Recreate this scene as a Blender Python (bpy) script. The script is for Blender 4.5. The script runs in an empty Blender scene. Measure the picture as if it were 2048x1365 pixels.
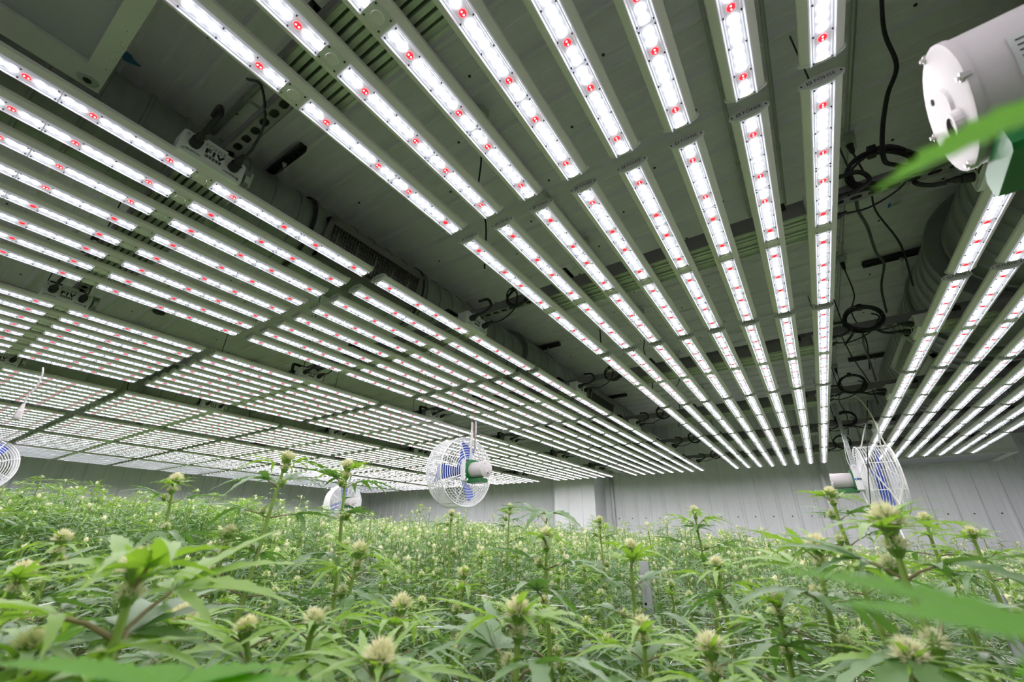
import bpy, math, random
import numpy as np
from mathutils import Vector, Matrix, Euler
PI = math.pi
S = bpy.context.scene
COL = S.collection
rnd = random.Random(7)

# ------------------------------------------------------------------ camera
ZC = 1.35                                   # camera height above the floor
AX = Vector((0.8315389, -0.22648336, -0.50719655))   # world X axis in camera space (right, down, forward)
AY = Vector((0.5553612, 0.35676403, 0.75119462))
AZ = AX.cross(AY) if AX.cross(AY)[1] < 0 else AY.cross(AX)
AZ.normalize()
right = Vector((AX[0], AY[0], AZ[0])); down = Vector((AX[1], AY[1], AZ[1])); fwd = Vector((AX[2], AY[2], AZ[2]))
cam_d = bpy.data.cameras.new('camera'); cam = bpy.data.objects.new('camera', cam_d); COL.objects.link(cam)
R3 = Matrix((right, -down, -fwd)).transposed()
cam.matrix_world = Matrix.Translation((0, 0, ZC)) @ R3.to_4x4()
cam_d.sensor_width = 36.0; cam_d.lens = 845.39 / 2048 * 36.0
cam_d.clip_start = 0.01; cam_d.clip_end = 60
cam_d.dof.use_dof = True; cam_d.dof.focus_distance = 2.2; cam_d.dof.aperture_fstop = 5.6
S.camera = cam

def ray(px, py, dist=1.0):
    """point at a distance along the sight line of a pixel, in world space"""
    v = right * ((px - 1024) / 845.39) + down * ((py - 682.5) / 845.39) + fwd
    return Vector((0, 0, ZC)) + v.normalized() * dist
def rayz(px, py, z):
    v = right * ((px - 1024) / 845.39) + down * ((py - 682.5) / 845.39) + fwd
    return Vector((0, 0, ZC)) + v * (z / v.z)
def rayy(px, py, y):
    v = right * ((px - 1024) / 845.39) + down * ((py - 682.5) / 845.39) + fwd
    return Vector((0, 0, ZC)) + v * (y / v.y)

# ------------------------------------------------------------------ world, exposure
W = bpy.data.worlds.new('world'); S.world = W; W.use_nodes = True
W.node_tree.nodes['Background'].inputs[0].default_value = (0.5, 0.55, 0.6, 1)
W.node_tree.nodes['Background'].inputs[1].default_value = 0.0
S.view_settings.view_transform = 'Standard'; S.view_settings.look = 'None'
S.view_settings.exposure = 0.10; S.view_settings.gamma = 1.0
S.view_settings.use_curve_mapping = False
LED_WHITE = 52.0
LED_RED = 7.0

# ------------------------------------------------------------------ materials
def mat(name, col, rough=0.5, metal=0.0, spec=0.5, noise=None, bump=None, emit=None, es=0.0):
    m = bpy.data.materials.new(name); m.use_nodes = True
    nt = m.node_tree; b = nt.nodes['Principled BSDF']
    b.inputs['Base Color'].default_value = (*col, 1); b.inputs['Roughness'].default_value = rough
    b.inputs['Metallic'].default_value = metal; b.inputs['Specular IOR Level'].default_value = spec
    tc = nt.nodes.new('ShaderNodeTexCoord')
    if noise:
        n = nt.nodes.new('ShaderNodeTexNoise'); n.inputs['Scale'].default_value = noise[0]; n.inputs['Detail'].default_value = 4
        if len(noise) > 2:
            mp = nt.nodes.new('ShaderNodeMapping'); mp.inputs['Scale'].default_value = noise[2]
            nt.links.new(tc.outputs['Object'], mp.inputs[0]); nt.links.new(mp.outputs[0], n.inputs['Vector'])
        else: nt.links.new(tc.outputs['Object'], n.inputs['Vector'])
        mx = nt.nodes.new('ShaderNodeMix'); mx.data_type = 'RGBA'
        k = noise[1]
        mx.inputs[6].default_value = (col[0]*(1-k), col[1]*(1-k), col[2]*(1-k), 1)
        mx.inputs[7].default_value = (min(1, col[0]*(1+k)), min(1, col[1]*(1+k)), min(1, col[2]*(1+k)), 1)
        nt.links.new(n.outputs[0], mx.inputs[0]); nt.links.new(mx.outputs[2], b.inputs['Base Color'])
    if bump:
        n2 = nt.nodes.new('ShaderNodeTexNoise'); n2.inputs['Scale'].default_value = bump[0]
        if len(bump) > 2:
            mp = nt.nodes.new('ShaderNodeMapping'); mp.inputs['Scale'].default_value = bump[2]
            nt.links.new(tc.outputs['Object'], mp.inputs[0]); nt.links.new(mp.outputs[0], n2.inputs['Vector'])
        else: nt.links.new(tc.outputs['Object'], n2.inputs['Vector'])
        bp = nt.nodes.new('ShaderNodeBump'); bp.inputs['Strength'].default_value = bump[1]; bp.inputs['Distance'].default_value = 0.01
        nt.links.new(n2.outputs[0], bp.inputs['Height']); nt.links.new(bp.outputs[0], b.inputs['Normal'])
    if emit:
        b.inputs['Emission Color'].default_value = (*emit, 1); b.inputs['Emission Strength'].default_value = es
    return m

M = {}
M['ceiling'] = mat('white_ceiling_metal', (0.88, 0.83, 0.92), 0.42, 0.0, 0.5, noise=(3, 0.08, (0.2, 6, 1)))
M['wall'] = mat('white_wall_metal', (0.84, 0.84, 0.89), 0.55, 0.0, 0.5, noise=(2, 0.05, (4, 4, 0.3)))
M['floor'] = mat('concrete_floor', (0.18, 0.18, 0.17), 0.8, noise=(5, 0.2))
M['alu'] = mat('white_coated_aluminium', (0.78, 0.73, 0.70), 0.42, 0.0, 0.5, noise=(60, 0.05, (1, 0.1, 1)))
M['alu_raw'] = mat('brushed_aluminium', (0.62, 0.62, 0.60), 0.4, 0.7)
M['fin'] = mat('heat_sink_aluminium', (0.66, 0.70, 0.62), 0.45, 0.3)
M['plate'] = mat('end_plate_paint', (0.70, 0.69, 0.67), 0.45)
M['lens'] = mat('lens_board_painted_glow', (0.60, 0.60, 0.70), 0.3, 0.0, 0.5, noise=(25, 0.06, (1, 0.05, 1)), emit=(.86, .86, 1.0), es=0.26)  # lavender glow set as emission, standing in for LED light caught by the board
M['white_box'] = mat('white_powder_coat', (0.80, 0.80, 0.77), 0.5)
M['black'] = mat('black_rubber', (0.012, 0.012, 0.013), 0.5)
M['print'] = mat('black_print', (0.02, 0.02, 0.02), 0.6)
M['gprint'] = mat('grey_print', (0.22, 0.22, 0.22), 0.6)
M['galv'] = mat('galvanised_steel', (0.50, 0.52, 0.51), 0.42, 0.75, noise=(20, 0.18), bump=(30, 0.08))
M['duct'] = mat('galvanised_duct', (0.36, 0.37, 0.37), 0.38, 0.6, noise=(7, 0.2, (1, 5, 1)), bump=(3, 0.25, (1, 0.6, 1)))
M['strut'] = mat('strut_steel', (0.24, 0.22, 0.25), 0.55, 0.2, noise=(15, 0.15))
M['darkmetal'] = mat('dark_metal', (0.05, 0.055, 0.055), 0.5, 0.4)
M['grille'] = mat('register_grey', (0.24, 0.22, 0.23), 0.5, 0.3)
M['dark'] = mat('dark_interior', (0.01, 0.01, 0.012), 0.8)
M['cage'] = mat('white_wire', (0.86, 0.85, 0.87), 0.35)
M['blade'] = mat('blue_blade', (0.03, 0.08, 0.50), 0.35)
M['motor'] = mat('motor_grey', (0.55, 0.51, 0.53), 0.42, 0.15, noise=(14, 0.08))
M['greenp'] = mat('green_paint', (0.003, 0.13, 0.025), 0.3)
M['label'] = mat('nameplate', (0.55, 0.57, 0.56), 0.35, 0.3)
M['bolt'] = mat('bolt_steel', (0.75, 0.74, 0.72), 0.25, 0.9)
M['beam'] = mat('grey_beam_casing', (0.27, 0.25, 0.27), 0.5)
M['ac'] = mat('painted_panel', (0.42, 0.42, 0.47), 0.5)
M['acrail'] = mat('painted_rail', (0.66, 0.66, 0.62), 0.45, noise=(9, 0.05))
M['rust'] = mat('rust', (0.32, 0.14, 0.06), 0.9)
M['blue'] = mat('blue_tape', (0.01, 0.10, 0.30), 0.5)
M['sblue'] = mat('sticker_blue', (0.03, 0.18, 0.60), 0.5)
M['brown'] = mat('brown_wire', (0.28, 0.16, 0.14), 0.5)
M['cordw'] = mat('white_cord', (0.78, 0.76, 0.72), 0.45)
M['net'] = mat('net_string', (0.88, 0.88, 0.90), 0.4)
M['stem'] = mat('green_stem', (0.22, 0.34, 0.06), 0.45, noise=(30, 0.25))
M['petiole'] = mat('petiole', (0.24, 0.20, 0.09), 0.5, noise=(30, 0.3))
M['post'] = mat('galvanised_post', (0.62, 0.62, 0.67), 0.4, 0.5, noise=(40, 0.15))

def emis(name, col, st):
    m = bpy.data.materials.new(name); m.use_nodes = True; nt = m.node_tree
    for n in list(nt.nodes):
        if n.type != 'OUTPUT_MATERIAL': nt.nodes.remove(n)
    e = nt.nodes.new('ShaderNodeEmission'); e.inputs[0].default_value = (*col, 1); e.inputs[1].default_value = st
    nt.links.new(e.outputs[0], nt.nodes['Material Output'].inputs[0])
    m.cycles.emission_sampling = 'FRONT'
    return m
M['led_w'] = emis('white_led_light', (1.0, 0.985, 1.0), LED_WHITE)
M['led_r'] = emis('red_led_light', (1.0, 0.010, 0.014), 4.5)
M['led_rd'] = emis('red_led_die', (1.0, 0.22, 0.25), LED_RED * 3)

def leaf_mat(name, top, back, trans, rough=0.42, tw=0.45):
    m = bpy.data.materials.new(name); m.use_nodes = True; nt = m.node_tree
    b = nt.nodes['Principled BSDF']; out = nt.nodes['Material Output']
    geo = nt.nodes.new('ShaderNodeNewGeometry'); oi = nt.nodes.new('ShaderNodeObjectInfo')
    n = nt.nodes.new('ShaderNodeTexNoise'); n.inputs['Scale'].default_value = 7; n.inputs['Detail'].default_value = 3
    nt.links.new(geo.outputs['Position'], n.inputs['Vector'])
    mx = nt.nodes.new('ShaderNodeMix'); mx.data_type = 'RGBA'
    mx.inputs[6].default_value = (top[0]*0.62, top[1]*0.72, top[2]*0.65, 1); mx.inputs[7].default_value = (top[0]*1.35, top[1]*1.22, top[2]*1.2, 1)
    nt.links.new(n.outputs[0], mx.inputs[0])
    mb = nt.nodes.new('ShaderNodeMix'); mb.data_type = 'RGBA'; mb.inputs[7].default_value = (*back, 1)
    nt.links.new(geo.outputs['Backfacing'], mb.inputs[0]); nt.links.new(mx.outputs[2], mb.inputs[6])
    nt.links.new(mb.outputs[2], b.inputs['Base Color'])
    b.inputs['Roughness'].default_value = rough; b.inputs['Specular IOR Level'].default_value = 0.7
    t = nt.nodes.new('ShaderNodeBsdfTranslucent'); t.inputs[0].default_value = (*trans, 1)
    ms = nt.nodes.new('ShaderNodeMixShader'); ms.inputs[0].default_value = tw
    nt.links.new(b.outputs[0], ms.inputs[1]); nt.links.new(t.outputs[0], ms.inputs[2]); nt.links.new(ms.outputs[0], out.inputs[0])
    return m
M['leaf'] = leaf_mat('hemp_leaf', (0.105, 0.205, 0.065), (0.23, 0.33, 0.16), (0.17, 0.42, 0.03), 0.38, 0.24)
M['bigleaf'] = leaf_mat('big_hemp_leaf', (0.10, 0.30, 0.01), (0.12, 0.34, 0.012), (0.20, 0.60, 0.004), 0.65, 0.5)
M['youngleaf'] = leaf_mat('young_hemp_leaf', (0.22, 0.37, 0.07), (0.26, 0.40, 0.10), (0.38, 0.68, 0.04), 0.40, 0.34)
M['pistil'] = leaf_mat('cream_pistil', (0.98, 0.96, 0.80), (0.98, 0.96, 0.80), (0.98, 0.97, 0.78), 0.6, 0.5)

# ------------------------------------------------------------------ mesh builder
class MB:
    def __init__(s): s.v = []; s.f = []; s.m = []; s.mats = []; s.cur = 0
    def use(s, name):
        if name not in s.mats: s.mats.append(name)
        s.cur = s.mats.index(name); return s
    def add(s, vs, fs):
        o = len(s.v); s.v.extend(vs)
        for f in fs: s.f.append(tuple(i + o for i in f)); s.m.append(s.cur)
    def box(s, a, b, T=None):
        x0, y0, z0 = a; x1, y1, z1 = b
        vs = [Vector(p) for p in ((x0,y0,z0),(x1,y0,z0),(x1,y1,z0),(x0,y1,z0),(x0,y0,z1),(x1,y0,z1),(x1,y1,z1),(x0,y1,z1))]
        if T: vs = [T @ p for p in vs]
        s.add(vs, [(0,3,2,1),(4,5,6,7),(0,1,5,4),(1,2,6,5),(2,3,7,6),(3,0,4,7)])
    def tube(s, pts, r, n=6, cap=True, closed=False):
        pts = [Vector(p) for p in pts]; L = len(pts)
        rs = r if isinstance(r, (list, tuple)) else [r] * L
        vs = []; up = None
        for i, p in enumerate(pts):
            if closed: d = pts[(i+1) % L] - pts[i-1]
            else: d = pts[min(i+1, L-1)] - pts[max(i-1, 0)]
            if d.length < 1e-9: d = Vector((0,0,1))
            d.normalize()
            if up is None:
                up = Vector((0,0,1)) if abs(d.z) < 0.9 else Vector((1,0,0))
            a = up - d * up.dot(d)
            if a.length < 1e-5: a = d.orthogonal()
            a.normalize(); up = a; b = d.cross(a)
            for k in range(n):
                t = 2*PI*k/n; vs.append(p + a*(rs[i]*math.cos(t)) + b*(rs[i]*math.sin(t)))
        fs = []
        for i in range(L if closed else L-1):
            j = (i+1) % L
            for k in range(n): fs.append((i*n+k, i*n+(k+1)%n, j*n+(k+1)%n, j*n+k))
        if cap and not closed:
            fs.append(tuple(range(n-1, -1, -1))); fs.append(tuple((L-1)*n+k for k in range(n)))
        s.add(vs, fs)
    def lathe(s, prof, axis='X', org=(0,0,0), n=24, caps=True):
        """prof: list of (along, radius)"""
        o = Vector(org); vs = []; L = len(prof)
        for a, r in prof:
            for k in range(n):
                t = 2*PI*k/n; c, d = r*math.cos(t), r*math.sin(t)
                vs.append(o + (Vector((a, c, d)) if axis == 'X' else Vector((d, a, c)) if axis == 'Y' else Vector((c, d, a))))
        fs = [(i*n+k, i*n+(k+1)%n, (i+1)*n+(k+1)%n, (i+1)*n+k) for i in range(L-1) for k in range(n)]
        if caps: fs.append(tuple(range(n-1,-1,-1))); fs.append(tuple((L-1)*n+k for k in range(n)))
        s.add(vs, fs)
    def prism(s, poly, a, b, axis='Y'):
        """poly: list of 2-D points (x,z) extruded along Y, or (y,z) along X, or (x,y) along Z"""
        n = len(poly)
        def P(q, t): return Vector((q[0], t, q[1])) if axis == 'Y' else Vector((t, q[0], q[1])) if axis == 'X' else Vector((q[0], q[1], t))
        vs = [P(q, a) for q in poly] + [P(q, b) for q in poly]
        s.add(vs, [(k, (k+1)%n, n+(k+1)%n, n+k) for k in range(n)] + [tuple(range(n-1,-1,-1)), tuple(range(n, 2*n))])
    def text(s, body, size, T, bold=0.0, align='CENTER', sx=1.0):
        c = bpy.data.curves.new('t', 'FONT'); c.body = body; c.size = size; c.align_x = align; c.align_y = 'CENTER'
        c.resolution_u = 2; c.offset = bold
        o = bpy.data.objects.new('t', c); COL.objects.link(o)
        dg = bpy.context.evaluated_depsgraph_get(); dg.update(); me = bpy.data.meshes.new_from_object(o.evaluated_get(dg))
        vs = [T @ Vector((v.co.x*sx, v.co.y, v.co.z)) for v in me.vertices]
        s.add(vs, [tuple(p.vertices) for p in me.polygons])
        bpy.data.objects.remove(o); bpy.data.meshes.remove(me); bpy.data.curves.remove(c)
    def join(s, other, T):
        o = len(s.v); s.v.extend([T @ Vector(p) for p in other.v])
        idx = []
        for nme in other.mats:
            if nme not in s.mats: s.mats.append(nme)
            idx.append(s.mats.index(nme))
        for f, m_ in zip(other.f, other.m): s.f.append(tuple(i + o for i in f)); s.m.append(idx[m_])
    def mesh(s, name, smooth=False):
        me = bpy.data.meshes.new(name)
        me.from_pydata([tuple(p) for p in s.v], [], s.f)
        for n_ in s.mats: me.materials.append(M[n_])
        me.polygons.foreach_set('material_index', s.m)
        if smooth: me.polygons.foreach_set('use_smooth', [True]*len(s.f))
        me.update(); return me

def obj(name, mesh, parent=None, loc=None, rot=None, kind=None, label=None):
    o = bpy.data.objects.new(name, mesh); COL.objects.link(o)
    if parent is not None: o.parent = parent
    if loc is not None: o.location = loc
    if rot is not None: o.rotation_euler = rot
    if kind: o['kind'] = kind
    if label: o['label'] = label
    return o
def thing(name, label, cat, loc=(0,0,0), rot=(0,0,0), group=None):
    o = bpy.data.objects.new(name, None); COL.objects.link(o); o.location = loc; o.rotation_euler = rot
    o.empty_display_size = 0.05; o['label'] = label; o['category'] = cat
    if group: o['group'] = group
    return o
def tag(o, label, cat, group=None):
    o['label'] = label; o['category'] = cat
    if group: o['group'] = group
    return o
def smooth_flat(me, ang=0.6):
    me.polygons.foreach_set('use_smooth', [True]*len(me.polygons))
    try: me.set_sharp_from_angle(angle=ang)
    except Exception: pass
    return me

# ------------------------------------------------------------------ room
XL, XR, YB, YF, ZT = -10.6, 2.75, -2.6, 8.5, ZC + 2.03
def rib_profile(a, b, pitch, h, w):
    """panel profile from a to b with raised ribs and low stiffeners"""
    pts = [(a, 0)]; t = a
    while t + pitch < b:
        pts += [(t+pitch*0.30, 0), (t+pitch*0.30+0.008, h*0.14), (t+pitch*0.36, h*0.14), (t+pitch*0.36+0.008, 0),
                (t+pitch*0.60, 0), (t+pitch*0.60+0.008, h*0.14), (t+pitch*0.66, h*0.14), (t+pitch*0.66+0.008, 0),
                (t+pitch-w, 0), (t+pitch-w*0.68, h), (t+pitch-w*0.32, h), (t+pitch, 0)]
        t += pitch
    pts.append((b, 0)); return pts
def panel_sheet(name, a, b, pitch, h, w, T, c0, c1, m):
    pr = rib_profile(a, b, pitch, h, w); g = MB().use(m); n = len(pr)
    vs = [T @ Vector((p, c0, q)) for p, q in pr] + [T @ Vector((p, c1, q)) for p, q in pr]
    g.add(vs, [(i, i+1, n+i+1, n+i) for i in range(n-1)])
    return obj(name, g.mesh(name), kind='structure')
# ceiling: ribs run along X, profile along Y, ribs hang down
T = Matrix(((0,1,0,0),(1,0,0,0),(0,0,-1,ZT),(0,0,0,1)))
panel_sheet('ceiling', YB, YF, 0.262, 0.018, 0.05, T, XL, XR, 'ceiling')
# far wall: profile along X, extruded in Z, ribs point to -Y
T = Matrix(((1,0,0,0),(0,0,-1,YF),(0,1,0,0),(0,0,0,1)))
panel_sheet('wall_far', XL, XR, 0.260, 0.022, 0.06, T, 0, ZT, 'wall')
T = Matrix(((0,0,1,XL),(1,0,0,0),(0,1,0,0),(0,0,0,1)))
panel_sheet('wall_left', YB, YF, 0.272, 0.022, 0.06, T, 0, ZT, 'wall')
T = Matrix(((0,0,-1,XR),(1,0,0,0),(0,1,0,0),(0,0,0,1)))
panel_sheet('wall_right', YB, YF, 0.272, 0.022, 0.06, T, 0, ZT, 'wall')
T = Matrix(((1,0,0,0),(0,0,1,YB),(0,1,0,0),(0,0,0,1)))
panel_sheet('wall_back', XL, XR, 0.260, 0.022, 0.06, T, 0, ZT, 'wall')
g = MB().use('floor'); g.box((XL-.05, YB-.05, -0.1), (XR+.05, YF+.05, 0)); obj('floor', g.mesh('floor'), kind='structure')
# screw rows on the far and left walls
g = MB().use('darkmetal')
for zz in (ZC+0.36, ZC-0.12):
    x = XL + 0.13
    while x < XR:
        g.lathe([(0, .011), (.006, .008)], 'Y', (x, YF-.008, zz), 6); x += 0.260
o = obj('trim_1', g.mesh('screws'), kind='structure')
g = MB().use('darkmetal')
for zz in (ZC+0.36, ZC-0.12):
    y = YB + 0.13
    while y < YF:
        g.lathe([(0, .011), (.006, .008)], 'X', (XL+.001, y, zz), 6); y += 0.272
o = obj('trim_2', g.mesh('screws_l'), kind='structure')
g = MB().use('darkmetal')
for k in range(34):
    for j in range(0, 46):
        if (j + k) % 3 == 0:
            g.lathe([(0, .008), (-.005, .006)], 'Z', (XL + 0.4 + j*0.29, YB + 0.131 + k*0.262*1.0 + .03, ZT-.001), 6)
obj('trim_3', g.mesh('screws_c'), kind='structure')
# column box in front of the far wall
g = MB().use('wall')
cx0, cx1, cy = -4.31, -3.44, 7.98
pr = [(cx0, YF), (cx0, cy), (cx0+.03, cy-.006), (cx0+.06, cy), (cx0+.27, cy), (cx0+.28, cy-.014), (cx0+.31, cy-.014), (cx0+.32, cy),
      (cx0+.56, cy), (cx0+.57, cy-.014), (cx0+.60, cy-.014), (cx0+.61, cy), (cx1-.03, cy), (cx1, cy-.01), (cx1, YF)]
g.prism(pr, 0, ZT-.02, 'Z'); obj('wall_column', g.mesh('wall_column'), kind='structure')
g = MB().use('galv'); g.box((0.18, YF-.06, 0), (0.22, YF-.02, ZT)); g.box((-3.3, YF-.05, 0), (-3.25, YF-.01, ZT))
obj('trim_4', g.mesh('wall_pipe'), kind='structure')

# ------------------------------------------------------------------ grow lights
GAPS = [0.925 + 1.31*k for k in range(-2, 6)]     # mid-gap positions along Y, rows between them
LB = 1.25; ROWC = [0.27 + 1.31*k for k in range(-1, 6)]
COLS = [  # right-most bar x, left-most bar x, ordinal name, side of the driver box
    (1.74, 0.712, 'rightmost', -1, 0), (0.246, -0.850, 'second from the right', 1, -1), (-1.350, -2.428, 'third from the right', 1, -1),
    (-2.862, -3.901, 'fourth from the right', 1, 0), (-4.356, -5.335, 'third from the left', 1, 0), (-5.685, -6.700, 'second from the left', 1, 0),
    (-6.995, -8.004, 'leftmost but one', 1, 0), (-8.294, -9.310, 'far left', 1, 0)]
COLN = ['rightmost column', 'second column from the right', 'third column from the right', 'fourth column from the right',
        'fourth column from the left', 'third column from the left', 'second column from the left', 'leftmost column']
# bar body
a_, b_, fw = 0.0445, 0.0165, 0.026
prof = []
t0 = math.acos(fw / a_)
for k in range(9): 
    t = -t0 + (PI + 2*t0) * k / 8
    prof.append((a_*math.cos(t), 0.0142 + b_*math.sin(t)))
g = MB().use('alu'); g.prism(prof, -LB/2 + .004, LB/2 - .004)
bar_me = smooth_flat(g.mesh('light_bar'), 0.9)
# centre cover between the two halves
g = MB().use('plate'); g.box((-.024, -.026, -.002), (.024, .026, .001))
g.use('alu'); g.lathe([(-.0035, .014), (-.002, .015)], 'Z', (0, 0, 0), 16)
g.use('print')
for sx in (-.019, .019):
    for sy in (-.02, .02): g.lathe([(-.0035, .0022), (-.002, .0026)], 'Z', (sx, sy, 0), 6)
cover_me = g.mesh('centre_cover')
# lens board: one half of a bar carries two boards of 12 leds
PATT = 'wwRwwwwwwRww'
HL = LB/2 - .030
BL = HL/2
def led_positions():
    out = []
    for half in (0, 1):
        for bd in (0, 1):
            base = -LB/2 + .006 + bd*BL + half*(LB/2 + .024)
            for i, ch in enumerate(PATT):
                gap = 0.0
                y = base + 0.016 + i*0.0238 + (i//3)*0.0022
                out.append((y, ch))
    return out
LEDS = led_positions()
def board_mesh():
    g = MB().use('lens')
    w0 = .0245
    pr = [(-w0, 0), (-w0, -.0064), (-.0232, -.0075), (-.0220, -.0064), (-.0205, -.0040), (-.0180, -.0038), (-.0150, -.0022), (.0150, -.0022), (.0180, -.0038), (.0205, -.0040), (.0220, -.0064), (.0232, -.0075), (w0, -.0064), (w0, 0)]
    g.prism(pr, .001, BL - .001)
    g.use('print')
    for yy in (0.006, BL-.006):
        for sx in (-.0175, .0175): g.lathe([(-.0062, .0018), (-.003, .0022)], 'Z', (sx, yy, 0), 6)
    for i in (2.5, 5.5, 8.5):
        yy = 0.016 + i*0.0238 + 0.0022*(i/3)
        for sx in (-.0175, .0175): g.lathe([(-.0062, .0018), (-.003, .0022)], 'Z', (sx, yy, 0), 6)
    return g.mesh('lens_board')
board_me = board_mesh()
BOARD_Y = [-LB/2 + .006, -LB/2 + .006 + BL, .030, .030 + BL]
def dome(g, y, n, r=.0086, two=False):
    o = Vector((0, y, 0)); ph = PI/n
    rings = [(r, -.0018), (r*.96, -.0024)]
    vs = []
    for rr, zz in rings:
        for k in range(n): t = -2*PI*k/n + ph; vs.append(o + Vector((rr*math.cos(t), rr*math.sin(t)*0.98, zz)))
    fs = [(i*n+k, i*n+(k+1)%n, (i+1)*n+(k+1)%n, (i+1)*n+k) for i in range(len(rings)-1) for k in range(n)]
    fs.append(tuple((len(rings)-1)*n + k for k in range(n)))
    g.add(vs, fs)
g = MB().use('led_w'); dome(g, 0, 8); ledw_me = g.mesh('white_led')
g = MB().use('led_r'); dome(g, 0, 8); g.use('led_rd')
for sy in (-.0036, .0036): g.lathe([(-.0028, .0019), (-.0036, .0016)], 'Z', (0, sy, 0), 6)
ledr_me = g.mesh('red_led')
def led_row(ch, idx=None):
    g = MB().use('led_w' if ch == 'w' else 'led_r')
    for i, (y, c_) in enumerate(LEDS):
        if c_ == ch and (idx is None or i in idx): dome(g, y, 6)
    return g.mesh('led_row')
roww_me = led_row('w'); rowr_me = led_row('R')
# end plate with lettering
g = MB().use('plate')
pl = [((a_+.003)*math.cos(2*PI*k/28), .0142 + (b_+.0015)*math.sin(2*PI*k/28)) for k in range(28)]
g.prism(pl, -.003, .003)
g.use('print')
Tt = Matrix(((1,0,0,0.008),(0,0,-1,-.0034),(0,1,0,.0150),(0,0,0,1)))
g.text('FÖHSE', .0155, Tt, 0.0, sx=0.95)
for sx in (-.040, .040): g.lathe([(-.0042, .0022), (-.003, .0026)], 'Y', (sx, 0, .0142), 6)
for q in range(3):
    for r_ in range(3):
        if (q, r_) != (1, 1): g.box((-.0290+q*.0040, -.0034, .0100+r_*.0038), (-.0262+q*.0040, -.003, .0126+r_*.0038))
plate_me = g.mesh('end_plate')
g = MB().use('plate'); g.prism(pl, -.003, .003); plate2_me = g.mesh('end_plate_plain')

def beam_mesh(w):
    """ribbed heat-sink cross beam, w = length along X (centred)"""
    g = MB().use('beam'); h0, h1 = .046, .098
    g.box((-w/2, -.082, h0+.030), (w/2, .082, h1))
    g.use('fin')
    for k in range(8):
        y = -.073 + k*.0209
        g.box((-w/2, y-.0065, h0 + (0.004 if k % 3 == 1 else 0)), (w/2, y+.0065, h0+.032))
    g.use('beam'); g.box((-w/2, -.086, h0-.006), (w/2, -.080, h1)); g.use('fin'); g.box((-w/2, .080, h0-.006), (w/2, .086, h1))
    return g.mesh('cross_beam')
def driver_mesh():
    """white driver box, face towards +X, at the end of the beam"""
    g = MB().use('white_box')
    pr = [(-.088, .006), (-.082, .0), (.082, .0), (.088, .006), (.088, .074), (.082, .080), (-.082, .080), (-.088, .074)]
    g.prism(pr, -.06, .0, 'X')
    g.use('galv')
    for y in (-.075, .075):
        for z in (.012, .068): g.lathe([(0, .0042), (.0015, .0038)], 'X', (0, y, z), 8)
    return g.mesh('driver_box')
def label_mesh():
    g = MB().use('white_box'); g.box((0, -.030, .020), (.0012, .030, .088))
    Tt = lambda y, z: Matrix(((0,0,1,.0018),(1,0,0,y),(0,1,0,z),(0,0,0,1)))
    g.use('print'); g.text('FÖHSE', .021, Tt(0, .066), -0.0004, sx=0.95)
    g.text('F1V', .024, Tt(0, .047), 0.0012, sx=1.35)
    for k in range(16):
        g.box((.0012, -.024+k*.003, .024), (.0016, -.024+k*.003+(.0012+.0012*((k*7) % 3)*.6), .036))
    g.text('100-277V AC', .0075, Tt(-.052, .016), 0.0002); g.text('CONTROLLER', .0075, Tt(.055, .016), 0.0002)
    return g.mesh('driver_label')
driver_me = driver_mesh(); label_me = label_mesh()
g = MB().use('black')
g.lathe([(0, .014), (.006, .016), (.028, .0155), (.030, .012), (.044, .011), (.052, .0075), (.066, .006)], 'X', (0,0,0), 12)
plug_me = smooth_flat(g.mesh('plug'))
def cord_mesh(pts, r):
    return None
def smooth_path(pts, sub=6):
    P = [Vector(p) for p in pts]; P = [P[0]*2-P[1]] + P + [P[-1]*2-P[-2]]; out = []
    for i in range(1, len(P)-2):
        for k in range(sub):
            t = k/sub; a, b, c, d = P[i-1], P[i], P[i+1], P[i+2]
            out.append(0.5*((2*b) + (c-a)*t + (2*a-5*b+4*c-d)*t*t + (3*b-a-3*c+d)*t**3))
    out.append(P[-2]); return out
g = MB().use('black')
g.tube(smooth_path([(.062, -.054, .05), (.10, -.054, .06), (.13, -.05, .085), (.11, -.055, .125), (.05, -.05, .135)]), .0075, 8)
cord1_me = smooth_flat(g.mesh('power_cord'))
g = MB().use('black')
g.tube(smooth_path([(.062, .054, .05), (.13, .05, .045), (.22, .03, .075), (.27, -.02, .13), (.24, -.05, .15)]), .004, 6)
cord2_me = smooth_flat(g.mesh('signal_cord'))
g = MB().use('black'); g.box((-.015, -.008, 0), (.015, 0, .075)); g.box((-.015, -.008, .067), (.015, .085, .075)); g.box((-.024, -.014, -.004), (.024, .0, .018)); g.box((-.006, -.012, .018), (.006, -.004, .04))
hook_me = g.mesh('hanger_hook')

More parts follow.
